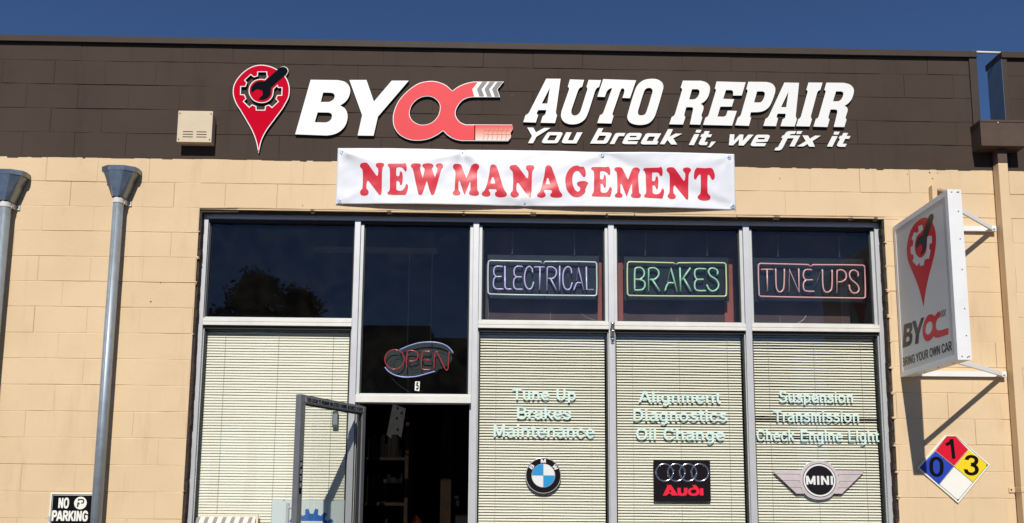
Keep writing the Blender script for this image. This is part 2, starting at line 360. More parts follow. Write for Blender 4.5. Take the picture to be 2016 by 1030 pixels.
# ---- plain grotesque lettering: centre lines in a cap-height-1 box, drawn as flat ribbons ("|" parts strokes, "z" closes)
GLY = {
'A': (.76, ".05,0 .36,1|.40,1 .71,0|.17,.31 .59,.31"),
'B': (.74, ".155,0 .155,1|.155,.925 .40,.925 .55,.87~ .59,.74~ .55,.61~ .40,.545 .155,.545|.155,.075 .42,.075 .59,.14~ .63,.30~ .59,.46~ .42,.53 .155,.53"),
'C': (.77, ".66,.68~ .58,.86~ .40,.93~ .22,.85~ .14,.66~ .13,.5~ .14,.34~ .22,.15~ .40,.07~ .58,.14~ .67,.34~"),
'D': (.77, ".155,0 .155,1|.155,.925 .36,.925 .56,.82~ .63,.5~ .56,.18~ .36,.075 .155,.075"),
'E': (.70, ".155,0 .155,1|.155,.925 .63,.925|.155,.53 .59,.53|.155,.075 .65,.075"),
'G': (.80, ".66,.70~ .58,.86~ .40,.93~ .22,.85~ .13,.5~ .22,.15~ .40,.07~ .58,.13~ .66,.26 .66,.46|.42,.46 .735,.46"),
'H': (.78, ".155,0 .155,1|.62,0 .62,1|.155,.53 .62,.53"),
'I': (.31, ".155,0 .155,1"),
'K': (.74, ".155,0 .155,1|.64,1 .20,.40|.32,.58 .68,0"),
'L': (.64, ".155,0 .155,1|.155,.075 .60,.075"),
'M': (.88, ".15,0 .15,1|.16,1 .44,.08|.44,.08 .72,1|.73,0 .73,1"),
'N': (.78, ".155,0 .155,1|.17,1 .61,0|.625,0 .625,1"),
'O': (.80, ".40,.93~ .60,.84~ .68,.5~ .60,.16~ .40,.07~ .20,.16~ .12,.5~ .20,.84~ z"),
'P': (.68, ".155,0 .155,1|.155,.925 .42,.925 .57,.86~ .61,.70~ .57,.54~ .42,.475 .155,.475"),
'R': (.74, ".155,0 .155,1|.155,.925 .42,.925 .57,.86~ .61,.70~ .57,.54~ .42,.475 .155,.475|.40,.47 .66,0"),
'S': (.74, ".60,.72~ .54,.88~ .38,.935~ .20,.87~ .15,.73~ .24,.59~ .40,.52~ .56,.45~ .63,.29~ .56,.13~ .38,.065~ .19,.13~ .12,.30~"),
'T': (.68, ".02,.925 .66,.925|.34,0 .34,.925"),
'U': (.77, ".15,1 .15,.35 .20,.15~ .38,.07~ .56,.15~ .61,.35 .61,1"),
'W': (.94, ".06,1 .25,0|.25,0 .47,1|.47,1 .69,0|.69,0 .88,1"),
'Y': (.70, ".06,1 .35,.44|.64,1 .35,.44|.35,.47 .35,0"),
'a': (.62, ".14,.52~ .20,.63~ .33,.665~ .46,.63~ .49,.50 .49,.12 .53,0|.49,.40 .35,.385~ .18,.33~ .11,.20~ .17,.085~ .28,.065~ .42,.12~ .49,.25"),
'c': (.60, ".53,.48~ .46,.62~ .32,.665~ .17,.58~ .12,.365~ .17,.15~ .32,.065~ .46,.11~ .54,.26~"),
'e': (.63, ".13,.37 .60,.37|.545,.33 .54,.42~ .47,.60~ .33,.665~ .17,.57~ .12,.365~ .17,.15~ .33,.065~ .46,.10~ .53,.2~"),
'g': (.64, ".31,.665~ .46,.57~ .49,.365~ .46,.15~ .31,.075~ .17,.15~ .12,.365~ .17,.57~ z|.50,.73 .50,-.02 .44,-.16~ .30,-.20~ .16,-.13~"),
'h': (.63, ".14,0 .14,1|.14,.45 .20,.60~ .34,.665~ .46,.60~ .49,.45 .49,0"),
'i': (.29, ".14,0 .14,.73|.14,.86 .14,1"),
'k': (.58, ".14,0 .14,1|.50,.73 .18,.31|.28,.45 .54,0"),
'l': (.29, ".14,0 .14,1"),
'm': (.88, ".14,0 .14,.73|.14,.48 .19,.61~ .30,.665~ .41,.60~ .43,.47 .43,0|.43,.48 .49,.61~ .59,.665~ .70,.60~ .73,.47 .73,0"),
'n': (.63, ".14,0 .14,.73|.14,.45 .20,.60~ .34,.665~ .46,.60~ .49,.45 .49,0"),
'o': (.66, ".33,.665~ .50,.57~ .545,.365~ .50,.16~ .33,.065~ .16,.16~ .115,.365~ .16,.57~ z"),
'p': (.65, ".14,-.21 .14,.73|.33,.665~ .48,.57~ .53,.365~ .48,.16~ .33,.065~ .18,.16~ .14,.365~ .18,.57~ z"),
'r': (.41, ".14,0 .14,.73|.14,.42 .20,.58~ .38,.655"),
's': (.58, ".49,.52~ .43,.63~ .30,.67~ .17,.62~ .14,.53~ .22,.43~ .32,.385~ .45,.33~ .50,.21~ .43,.10~ .30,.065~ .15,.11~ .10,.22~"),
't': (.39, ".18,.92 .18,.18 .22,.08~ .36,.065|.04,.66 .36,.66"),
'u': (.63, ".14,.73 .14,.25 .19,.11~ .31,.065~ .44,.12~ .49,.28|.49,0 .49,.73"),
'0': (.66, ".33,.93~ .50,.80~ .54,.5~ .50,.20~ .33,.07~ .16,.20~ .12,.5~ .16,.80~ z"),
'1': (.50, ".34,0 .34,1|.335,.95 .24,.81~ .07,.715"),
'3': (.64, ".12,.74~ .18,.88~ .32,.935~ .47,.87~ .50,.73~ .44,.59~ .30,.54|.30,.53 .47,.46~ .53,.29~ .46,.13~ .31,.065~ .16,.12~ .10,.27~"),
'5': (.64, ".54,.925 .22,.925 .16,.50|.16,.50 .24,.58~ .36,.605~ .49,.52~ .53,.33~ .47,.14~ .31,.065~ .16,.12~ .10,.26~"),
}
def ribbon(pts, w, closed):
    n = len(pts); L_, R_ = [], []
    for i in range(n):
        a = pts[i-1] if (i > 0 or closed) else pts[i]; b = pts[(i+1) % n] if (i < n-1 or closed) else pts[i]
        d1 = (pts[i]-a); d2 = (b-pts[i])
        if d1.length < 1e-7: d1 = d2
        if d2.length < 1e-7: d2 = d1
        d1 = d1.normalized(); d2 = d2.normalized(); k = Vector((-d1.y-d2.y, d1.x+d2.x)); k = k/max(k.length_squared, .5)*2
        l, r = pts[i]+k*w/2, pts[i]-k*w/2
        if not closed and i in (0, n-1) and .6 < abs(d1.y) < .995:        # cut slanted ends level
            l = l+d1*((pts[i].y-l.y)/d1.y); r = r+d1*((pts[i].y-r.y)/d1.y)
        L_.append(l); R_.append(r)
    return L_, R_
def text(name, txt, x0, x1, zb, zt, frame, material, parent=None, w=.15, thick=.0008, gap=0.0, rot=0.0, label=None, shear=0.0, vertical=False):
    """lettering fitted to x0..x1, base line zb, capitals up to zt"""
    strips = []; cur = 0.0
    for ch in txt:
        if ch == ' ': cur += .30+gap; continue
        adv, st = GLY[ch]
        for k, s in enumerate(st.split('|')):
            cl = s.endswith('z'); p = [Vector(q) for q in trace(s.rstrip('z '), closed=cl, sub=4)]
            l, r = ribbon(p, w, cl); o = Vector((cur, 0))
            strips.append(([q+o for q in l], [q+o for q in r], cl, k))
        cur += adv+gap
    allx = [q.x for l, r, c, k in strips for q in l+r]; mn, mx = min(allx), max(allx)
    v, f = [], []; cx, cz = (x0+x1)/2, (zb+zt)/2; ca, sa = math.cos(rot), math.sin(rot)
    def tr(q, c):
        a = x0+(q.x-mn)/(mx-mn)*(x1-x0)+shear*q.y*(zt-zb); b = zb+q.y*(zt-zb); da, db = a-cx, b-cz
        return tuple(frame(cx+da*ca-db*sa, cz+da*sa+db*ca, c))
    flip = Vector(frame(1,0,0))-Vector(frame(0,0,0))
    flip = flip.cross(Vector(frame(0,1,0))-Vector(frame(0,0,0))).dot(Vector(frame(0,0,1))-Vector(frame(0,0,0))) < 0
    for l, r, c, k in strips:
        n = len(l); b = len(v); tk = thick+k*.00012
        for q in l: v.append(tr(q, tk))
        for q in r: v.append(tr(q, tk))
        for q in l: v.append(tr(q, 0))
        for q in r: v.append(tr(q, 0))
        for i in range(n if c else n-1):
            j = (i+1) % n
            for fc in ((b+i, b+n+i, b+n+j, b+j), (b+2*n+i, b+i, b+j, b+2*n+j), (b+n+i, b+3*n+i, b+3*n+j, b+n+j)):
                f.append(fc[::-1] if flip else fc)
        if not c:
            for i, rv in ((0, True), (n-1, False)):
                fc = (b+i, b+n+i, b+3*n+i, b+2*n+i); f.append(fc[::-1] if rv != flip else fc)
    me = bpy.data.meshes.new(name); me.from_pydata(v, [], f); me.update()
    return link(name, me, material, parent, False, label)
# ================================================================== SETTING
def struct(name, mb, material):
    o = mb.build(name, material); o['kind'] = 'structure'; return o
struct('ground', MB().quad((-400,-400,0),(400,-400,0),(400,400,0),(-400,400,0)), 'asphalt')

# ================================================================== THE BUILDING
HB, LB = 0.2032, 0.4064                     # block course height, block length
TOPZ = 20*HB                                # paint border between tan wall and brown parapet
OX0, OX1, OZ1 = 1.226, 6.682, 3.650         # storefront opening
BX0, BX1 = -3.2, 11.0                       # ends of the front wall
shop = thing('repair_shop_building', 'single storey concrete block shop with tan wall and brown parapet', 'building', (3.6, 0.0, 0.0))

def blocks(mb, x0, x1, z0, z1, kz0, kz1, hole=None, seed=1):
    """courses of painted block: every block a face with sloped, slightly wandering joints"""
    rnd = random.Random(seed)
    def zj(x, k): return k*HB+(.0035*noise.noise(Vector((x*.9, k*5.1, 2)))+.0024*noise.noise(Vector((x*3.7, k*3.3, 6)))) if k*HB > z0+.01 and k*HB < z1-.01 else k*HB
    for k in range(kz0, kz1):
        za, zb = max(k*HB, z0), min((k+1)*HB, z1)
        if zb-za < .01: continue
        row = 20-k-1; ph = 0.0 if row % 2 == 0 else LB/2
        xs = []; q = math.floor((x0-ph)/LB)*LB+ph
        while q < x1+LB: xs.append(q); q += LB
        spans = []
        for a, b in zip(xs, xs[1:]):
            a, b = max(a, x0), min(b, x1)
            if b-a < .004: continue
            if hole and za < hole[2]-.02 and zb > 0:
                hx0, hx1, hz = hole
                if a >= hx0-1e-4 and b <= hx1+1e-4: continue
                if a < hx0 < b: spans.append((a, hx0)); 
                if a < hx1 < b: spans.append((hx1, b))
                if (a < hx0 < b) or (a < hx1 < b): continue
            spans.append((a, b))
        for a, b in spans:
            jd = .0050                       # joint depth
            vl = rnd.choice((.06, .12, .2, .35, .5, .8)); vr = rnd.choice((.06, .12, .2, .35, .5, .8))
            pr = rnd.uniform(-.0008, .0010)                      # block stands a hair in or out
            tx, tz = rnd.uniform(-.0012, .0012), rnd.uniform(-.0010, .0010)
            n = max(2, 2*round((b-a)/.09)); bw = .0042+rnd.random()*.0022
            base = len(mb.v)
            for i in range(n+1):
                t = i/n; x = a+(b-a)*t
                fy = -pr+tx*(t-.5)
                w1 = noise.noise(Vector((x*9, k*3.1, seed)))*.0016; w2 = noise.noise(Vector((x*9, k*3.1+1.7, seed+4)))*.0016
                jf = lambda kk: max(.12, .62+.75*noise.noise(Vector((x*1.1, kk*2.3, 5)))+.45*noise.noise(Vector((x*7, kk*1.3, 9)))); d1 = jd*jf(k); d2 = jd*jf(k+1)
                xi = x+(.005 if i == 0 else -.005 if i == n else 0)
                e = 1.0
                if i == 0: ed = jd*vl
                elif i == n: ed = jd*vr
                else: ed = None
                ya = fy-tz*.5; yb = fy+tz*.5
                za_, zb_ = (zj(x, k) if za == k*HB else za), (zj(x, k+1) if zb == (k+1)*HB else zb)
                mb.v += [(x, d1, za_), (xi, ya, za_+bw+w1), (xi, yb, zb_-bw*.55+w2), (x, d2, zb_)]
                if ed is not None:
                    mb.v += [(x, ed, za_+bw+w1), (x, ed, zb_-bw*.6+w2)]
                else: mb.v += [(x, 0, 0), (x, 0, 0)]
            for i in range(n):
                p, q = base+i*6, base+(i+1)*6
                mb.f += [(p, q, q+1, p+1), (p+1, q+1, q+2, p+2), (p+2, q+2, q+3, p+3)]
            p = base; mb.f += [(p, p+1, p+4), (p+4, p+1, p+2, p+5), (p+5, p+2, p+3)]
            p = base+n*6; mb.f += [(p, p+4, p+1), (p+1, p+4, p+5, p+2), (p+2, p+5, p+3)]
wt = MB(); blocks(wt, BX0, BX1, 0, TOPZ, 0, 20, (OX0, OX1, OZ1), 3)
# wall core behind the blocks
T = .19
for q in ((BX0, OX0, 0, TOPZ), (OX1, BX1, 0, TOPZ), (OX0, OX1, OZ1, TOPZ)):
    wt.box(q[0], q[1], .0085, T, q[2], q[3])
PTOP = 5.03
pw = MB(); blocks(pw, BX0, 7.50, TOPZ, PTOP, 20, 25, None, 11); pw.box(BX0, 7.50, .0085, T, TOPZ, PTOP)
pw.build('brown_parapet', 'brown', shop, weld=True)
pw = MB(); blocks(pw, 7.738, BX1, TOPZ, PTOP, 20, 25, None, 12); pw.box(7.738, BX1, .0085, T, TOPZ, PTOP)
pw.build('brown_parapet', 'brown', shop, weld=True, label='brown parapet beyond the roof drain gap')
pw = MB(); blocks(pw, 7.50, 7.738, TOPZ, 4.38, 20, 22, None, 13); pw.box(7.50, 7.738, .0085, T, TOPZ, 4.38)
pw.build('scupper_wall', 'brown', shop, weld=True)
# ragged paint line: brown brushed a little over the first tan course
rg = MB(); rnd = random.Random(5); x = BX0
while x < BX1:
    w = rnd.uniform(.02, .10); h = rnd.choice((.001, .002, .004, .006, .011))*rnd.uniform(.5, 1.2)
    rg.box(x, x+w, -.0016, .004, TOPZ-h, TOPZ+.004)
    x += w
rg.build('paint_edge', 'brown', shop)
# coping: folded metal cap with a drip edge, and the trim at the parapet ends
cp = MB()
for a, b in ((BX0, 7.515), (7.722, BX1)):
    cp.box(a, b, -.022, T+.02, 5.030, 5.082); cp.box(a, b, -.028, -.021, 5.026, 5.034)
for xx in (-1.6, 1.45, 4.5, 9.2): cp.box(xx, xx+.05, -.0245, -.021, 5.033, 5.0815)
cp.build('coping', 'brown_metal', shop, bevel=.003)
et = MB(); et.box(7.452, 7.515, -.016, T, 4.385, 5.028); et.build('end_trim', 'brown_metal', shop, bevel=.003)
et = MB(); et.box(7.7255, 7.765, -.016, T, 4.385, 5.028); et.build('end_trim', 'brown_metal', shop, bevel=.003)
MB().box(7.722, 7.725, -.012, T-.002, 4.385, 5.026).build('sky_tint_plate', 'skylit_return', shop)  # thin plate added to carry the painted sky tint on this shaded side
for u, v, r in ((1830, 340, .006), (1846, 341, .004), (1836, 352, .005), (1786, 343, .004), (1100, 402, .003), (596, 405, .004), (297, 594, .006), (316, 557, .003), (1535, 352, .004), (1890, 232, .004), (1480, 188, .004), (1008, 188, .007), (566, 121, .004)):
    q = P(u, v); MB().disc((q.x, q.z), r, -.0022, .004, 7).build('bolt_hole', 'gasket', shop)
# opening: dark caulked reveal and the mortar lumps round it
rv = MB()
def ragged(x0, x1, z0, z1, seed):
    rr = random.Random(seed); n = 60
    for i in range(n):
        za, zb = z0+(z1-z0)*i/n, z0+(z1-z0)*(i+1)/n; o = rr.uniform(0, .006)
        yield za, zb, o
for za, zb, o in ragged(0, 0, 0, OZ1-.02, 4): rv.box(OX0-.001, OX0+.014+o, .010+o, .074, za, zb)
for za, zb, o in ragged(0, 0, 0, OZ1-.02, 5): rv.box(OX1-.016-o, OX1+.001, .006+o, .074, za, zb)
for za, zb, o in ragged(0, 0, OX0, OX1, 6): rv.box(za, zb, .012+o, .074, OZ1-.018-o*.5, OZ1+.001)
rv.build('opening_reveal', 'reveal', shop)
lm = wt; rnd = random.Random(9)
for k in range(4, 18):
    for xx, s in ((OX1, -1), (OX0, 1)):
        if s == 1 and rnd.random() < .6: continue
        for j in range(rnd.randint(1, 3)):
            zc = k*HB+rnd.uniform(-.012, .012); r = rnd.uniform(.005, .011); xc = xx+s*rnd.uniform(-.002, .010)
            lm.tube([(xc-r, .004, zc), (xc-r*.4, -.003, zc+r*.2), (xc+r*.5, -.002, zc-.1*r), (xc+r*1.3, .008, zc)], [r*.4, r, r*.9, r*.3], 7)
x = OX0+.3
while x < OX1:
    w = rnd.uniform(.10, .9); lm.box(x, x+w, -.003-rnd.random()*.002, .02, OZ1-.004-rnd.random()*.006, OZ1+.003); x += w+rnd.uniform(.005, .05)
wt.build('tan_block_wall', 'tan', shop, weld=True)

# ---- storefront frame: aluminium mullions, head, transom bars
FY, FD = .065, .115                                          # face of frame, depth
MUL = [(1.229, 1.277), (2.442, 2.488), (3.389, 3.436), (4.471, 4.518), (5.562, 5.611), (6.632, 6.681)]
HZ0, HZ1 = 3.598, 3.640
TB0, TB1 = 2.731, 2.786
DB0, DB1 = 2.130, 2.188
fr = MB(); fr.box(1.229, 6.681, FY+.0005, FY+FD, HZ0, HZ1)
sf = fr.build('storefront_frame', 'alu', shop, bevel=.002)
for i, (a, b) in enumerate(MUL):
    MB().box(a, b, FY, FY+FD, .0, HZ0-.001).build('mullion', 'alu', sf, bevel=.003)
bays = [(MUL[i][1], MUL[i+1][0]) for i in range(5)]
tb = MB()
for i in (0, 2, 3, 4):
    a, b = bays[i]; m_ = MB(); m_.box(a+.0005, b-.0005, FY-.002, FY+FD, TB0, (TB0+TB1)/2-.002); m_.box(a+.0005, b-.0005, FY+.001, FY+FD-.001, (TB0+TB1)/2-.002, (TB0+TB1)/2+.001)
    m_.box(a+.0005, b-.0005, FY-.002, FY+FD, (TB0+TB1)/2+.001, TB1); m_.build('transom_bar', 'bar', sf, bevel=.002)
a, b = bays[1]; m_ = MB(); m_.box(a+.0005, b-.0005, FY-.003, FY+FD, DB0, DB1); m_.build('transom_bar', 'bar', sf, bevel=.003)
for i in (0, 2, 3, 4):
    a, b = bays[i]; MB().box(a+.0005, b-.0005, FY, FY+FD, .02, .10).build('sill_bar', 'alu', sf, bevel=.002)
# ---- windows: beads, gaskets and a pane in every opening
GY = .118
PANES = {}
def window(a, b, z0, z1, bead, glass, label=None, topgap=.0):
    w_ = MB(); g = .010
    for q in ((a, a+bead, z0, z1), (b-bead, b, z0, z1)): w_.box(q[0]+.0008, q[1]-.0008, FY+.022, GY-.004, q[2]+.001, q[3]-topgap)
    w_.box(a+bead, b-bead, FY+.03, GY-.004, z0+.001, z0+.016)
    wo_ = w_.build('window', 'alu_edge', shop, bevel=.0015, label=label)
    k = MB()
    for q in ((a+bead-.001, a+bead+g, z0+.004, z1), (b-bead-g, b-bead+.001, z0+.004, z1)): k.box(q[0], q[1], GY-.014, GY+.012, q[2], q[3])
    k.box(a, b, FY+.02, GY+.012, z1-.026, z1-.0005)
    k.box(a+bead, b-bead, GY-.012, GY+.012, z0+.002, z0+.014)
    k.build('gasket', 'gasket', wo_)
    MB().box(a+bead+.002, b-bead-.002, GY-.003, GY+.003, z0+.006, z1-.004).build('pane', glass, wo_)
    return wo_
window(bays[0][0], bays[0][1], TB1, HZ0, .004, 'glass_dark')
window(bays[1][0], bays[1][1], DB1, HZ0, .026, 'glass_dark', 'tall window over the doorway')
for i in (2, 3, 4): window(bays[i][0], bays[i][1], TB1, HZ0, .026, 'glass_dark')
for i in (0, 2, 3, 4): window(bays[i][0], bays[i][1], .10, TB0, .008, 'glass')

# ---- room behind: side and back walls, ceiling, floor, flat roof
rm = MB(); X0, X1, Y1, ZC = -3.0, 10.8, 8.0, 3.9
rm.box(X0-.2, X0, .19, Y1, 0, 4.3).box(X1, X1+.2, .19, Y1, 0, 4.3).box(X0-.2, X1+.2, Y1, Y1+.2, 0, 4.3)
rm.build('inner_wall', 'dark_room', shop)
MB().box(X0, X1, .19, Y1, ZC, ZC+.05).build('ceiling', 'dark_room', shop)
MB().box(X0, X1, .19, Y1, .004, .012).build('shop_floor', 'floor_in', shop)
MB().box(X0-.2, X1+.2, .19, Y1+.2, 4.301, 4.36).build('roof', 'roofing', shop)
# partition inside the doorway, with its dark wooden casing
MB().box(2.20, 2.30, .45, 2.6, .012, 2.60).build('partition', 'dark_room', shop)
MB().box(3.02, 3.13, 2.2, 2.3, .012, 2.5).build('wooden_post', 'wood_dark', shop, bevel=.004)
# ---- the door, swung open past square to the left
H_ = Vector((2.575, .060)); Lc = Vector((2.240, -.660)); dv = (Lc-H_); DW = dv.length; dv.normalize()
nv = Vector((-dv.y, dv.x)) if Vector((-dv.y, dv.x)).x > 0 else Vector((dv.y, -dv.x))     # inner face looks to +x
DM = Matrix(((dv.x, nv.x, 0, H_.x), (dv.y, nv.y, 0, H_.y), (0, 0, 1, 0), (0, 0, 0, 1)))  # a along leaf, b out of inner face, z
DT, DTOP = .045, 2.098
def DF(a, b, c): q = DM @ Vector((DW-a, c, b)); return (q.x, q.y, q.z)                   # face frame: a from the free edge, seen from inside
st = MB(); st.box(DW-.052, DW, -DT, 0, .02, DTOP, DM)
dr = st.build('door', 'bronze', shop, bevel=.002)
m_ = MB().box(0, .042, -DT, 0, .02, DTOP-.004, DM); m_.build('hinge_stile', 'bronze', dr, bevel=.002)
m_ = MB().box(.042, DW-.052, -DT+.002, -.001, DTOP-.060, DTOP-.001, DM); m_.build('top_rail', 'bronze', dr, bevel=.002)
m_ = MB().box(.042, DW-.052, -DT+.002, -.001, .02, .18, DM); m_.build('bottom_rail', 'bronze', dr, bevel=.002)
m_ = MB(); 
for q in ((.042, .052, .18, DTOP-.06), (DW-.062, DW-.052, .18, DTOP-.06)): m_.box(q[0], q[1], -.034, -.012, q[2], q[3], DM)
m_.box(.052, DW-.062, -.034, -.012, DTOP-.070, DTOP-.060, DM); m_.build('glass_stop', 'gasket', dr)
MB().box(.050, DW-.060, -.026, -.020, .178, DTOP-.062, DM).build('door_pane', 'glass', dr)
m_ = MB().box(.03, DW-.045, .0003, .0016, DTOP-.050, DTOP-.014, DM); m_.build('warning_strip', mat('grey_sticker', (.30, .30, .30), .5), dr)
text('warning_text', 'THIS DOOR TO REMAIN UNLOCKED DURING BUSINESS HOURS', .062, DW-.045, DTOP-.046, DTOP-.018, lambda a, b, c: DF(a, b, c+.0018), 'black', dr, w=.2)
m_ = MB().box(DW-.040, DW-.016, .0003, .0016, 1.415, 1.64, DM); m_.build('push_sticker', 'black', dr)
for i, ch in enumerate('PUSH'):
    text('push_letter', ch, .0205, .0355, 1.595-i*.046, 1.628-i*.046, lambda a, b, c: DF(a, b, c+.0018), M['alu'], dr, w=.17)
m_ = MB(); m_.tube([DM @ Vector((DW-.025, -DT-.05, 1.0)), DM @ Vector((DW-.025, -DT-.05, 1.35))], .012)
m_.tube([DM @ Vector((DW-.025, -DT, 1.03)), DM @ Vector((DW-.025, -DT-.05, 1.03))], .008); m_.tube([DM @ Vector((DW-.025, -DT, 1.32)), DM @ Vector((DW-.025, -DT-.05, 1.32))], .008)
m_.build('door_pull', 'alu', dr)
# door jamb stops seen beside the open leaf
m_ = MB(); m_.box(2.489, 2.497, FY+.035, FY+.055, .02, DB0-.001); m_.box(2.500, 2.512, FY+.07, FY+.09, .02, DB0-.001); m_.box(3.376, 3.388, FY+.05, FY+.07, .02, DB0-.001)
m_.build('jamb_stop', 'alu_edge', sf)
# ================================================================== WALL SIGN LETTERING
SY = -.021                                                   # face of the raised signs
def px(txt, ox, oy, sc): return wallpts(trace(txt, ox, oy, sc), SY)
TH = .0175
pin = thing('map_pin_sign', 'red map pin sign with cut out gear and dark wrench on the brown parapet', 'sign', P(512, 302, -.01))
PIN_O = trace("515.05,127.57~ 498.54,130.19~ 482.04,139.42~ 468.45,153.01~ 460.19,167.57~ 458.25,180.19~ 459.71,191.84~ 465.53,206.41~ 471.89,216.02~ 485.24,238.45~ 495.92,257.67~ 503.40,276.89~ 509.06,302.52 515.14,276.89~ 524.75,257.67~ 541.84,234.17~ 556.79,213.88~ 561.65,205.44~ 568.45,191.84~ 570.39,178.25~ 568.93,165.63~ 563.59,153.01~ 555.83,143.79~ 547.09,137.48~ 532.52,130.68~")
GEAR = trace("785,318 768,300 765,228 600,228 595,310 510,335 450,285 335,390 380,440 345,525 255,525 250,675 325,680 365,770 310,820 420,930 475,880 565,920 570,990 730,990 740,915 820,885 880,935 1000,825 950,770 985,690 1070,690 1075,548 1000,548 985,510 920,570 917,620~ 890,730~ 800,825~ 660,855~ 520,815~ 435,720~ 405,610~ 435,490~ 520,400~ 640,365~ 735,372", 450, 120, 10.3)
WRENCH = trace("470,655 462,560~ 515,475~ 610,420~ 720,420 760,395 1005,170 1070,128~ 1135,128~ 1185,160~ 1200,215~ 1165,280 870,535 858,600~ 850,680~ 790,755~ 710,790~ 605,788 650,735~ 692,690~ 685,600 580,575 530,600", 450, 120, 10.3)
WR_EDGE = trace("760,395 1005,170 1070,118~ 1140,115~ 1200,155~ 1213,215~ 1180,285 870,535", 450, 120, 10.3)
G_ = lambda q: wallpts(q, SY)
po, ge, wr, we = G_(PIN_O), G_(GEAR), G_(WRENCH), G_(WR_EDGE)
fill('pin_body', [po, ge], TH, WALL(SY+TH), 'white', pin, 0, 'edge_black')
fill('pin_face', inset([po, ge], .0075), .0016, WALL(SY), 'red', pin)
fill('wrench_border', [we], TH, WALL(SY+TH-.0004), 'white', pin, .0015, 'edge_black')
fill('wrench', [wr], .0022, WALL(SY-.0010), 'navy', pin)
# neck margins: red under the handle so that the disc reads joined to the pin
# ---- shop name
name = thing('shop_name_letters', 'large raised letters BY and red OC monogram on the brown parapet', 'sign', P(790, 275, -.01))
B_ = [px("305,125 700,130 800,155~ 862,215~ 880,290~ 855,385~ 800,455~ 735,498 800,540~ 835,605~ 840,690~ 805,795~ 730,875~ 640,918~ 540,935 80,918", 570, 140, 7.357),
      px("487,312 605,315 642,332~ 653,370~ 635,410~ 590,440~ 560,447 455,447", 570, 140, 7.357),
      px("407,600 570,602 607,622~ 613,660~ 595,705~ 555,735~ 520,744 367,740", 570, 140, 7.357)]
Y_ = [px("865,128 1115,128 1222,440 1480,138 1729,138 1282,660 1218,938 985,935 1050,640", 570, 140, 7.357)]
fill('letter', B_, TH, WALL(SY+TH), 'white', name, .0015, 'edge_black')
fill('letter', Y_, TH, WALL(SY+TH), 'white', name, .0015, 'edge_black')
OCS = (740, 130, 5.722)
OC_T = "860,278 790,215~ 700,178~ 610,168~ 480,195~ 350,285~ 250,400~ 200,520~ 190,600~ 205,690~ 265,775~ 370,830~ 480,842~ 590,825~ 690,780~ 757,733 810,785~ 880,825~ 960,845 1490,848 1520,812 1522,775~ 1517,750~ 1545,705~ 1535,660 1010,658 950,630~ 910,580~ 898,525~ 920,460~ 970,395~ 1040,360~ 1100,352 1400,352 1370,265 1445,175 1100,175 1010,195~ 930,230~"
OH_T = "580,343~ 660,365~ 715,430~ 718,500~ 690,575~ 620,640~ 520,662~ 440,635~ 390,580~ 383,510~ 415,430~ 490,365~"
oc = [px(OC_T, *OCS), px(OH_T, *OCS)]
ocr = fill('monogram', oc, TH, WALL(SY+TH), 'white', name, .0015, 'edge_black')
RED_T = "860,286 785,223~ 700,187~ 610,177~ 485,203~ 355,292~ 257,405~ 209,522~ 199,600~ 213,685~ 270,768~ 372,821~ 480,833~ 588,816~ 685,772~ 758,722 815,777~ 883,817~ 960,836 1120,837 1120,669 1005,667 945,637~ 902,584~ 889,525~ 912,456~ 964,388~ 1036,352~ 1108,343 1085,262 1145,184 1100,184 1013,204~ 935,238~"
rp = [px(RED_T, *OCS), offset(px(OH_T, *OCS), .0055)]
fill('red_print', rp, .0016, WALL(SY), 'coral', ocr)
DT_ = (900, 140, 6.864)
for t_ in ("340,146 405,146 330,245 365,342 300,342 268,245", "440,147 510,147 432,245 468,344 405,344 370,245", "543,148 618,149 535,245 568,345 508,345 472,245"):
    fill('chevron', [px(t_, *DT_)], .0016, WALL(SY), 'grey_print', ocr)
tp = px("232,730 745,732 756,770~ 745,800~ 722,840~ 728,885~ 692,938 232,936", *DT_)
td = fill('tread_print', [tp], .0016, WALL(SY), 'fade', ocr)
uvl = td.data.uv_layers.new(name='UVMap'); off = LOC[td.name]; xa, xb = P(900+232/6.864, 240, SY).x, P(900+700/6.864, 240, SY).x
for lp in td.data.loops: uvl.data[lp.index].uv = ((td.data.vertices[lp.vertex_index].co.x+off.x-xa)/(xb-xa), 0)
tl = MB()
def stroke_wall(mb, pts, w, y, frame=None):
    """thin printed line as a ribbon lying just proud of y"""
    p = [Vector(q) for q in pts]; l, r = ribbon(p, w, False)
    for i in range(len(p)-1): mb.quad((l[i].x, y, l[i].y), (r[i].x, y, r[i].y), (r[i+1].x, y, r[i+1].y), (l[i+1].x, y, l[i+1].y))
for x in (372, 430, 492, 555, 615, 675):
    q = wallpts(trace(f"{x-2},738~ {x+14},770~ {x},806~ {x-14},840~ {x-8},880~ {x-22},925~", *DT_, closed=False), SY)
    stroke_wall(tl, q, .0042, SY-.0022)
for y in (806, 856): stroke_wall(tl, wallpts([(900+380/6.864, 140+y/6.864), (900+722/6.864, 140+(y+3)/6.864)], SY), .0032, SY-.0024)
tl.build('tread_lines', 'tread_line', ocr)

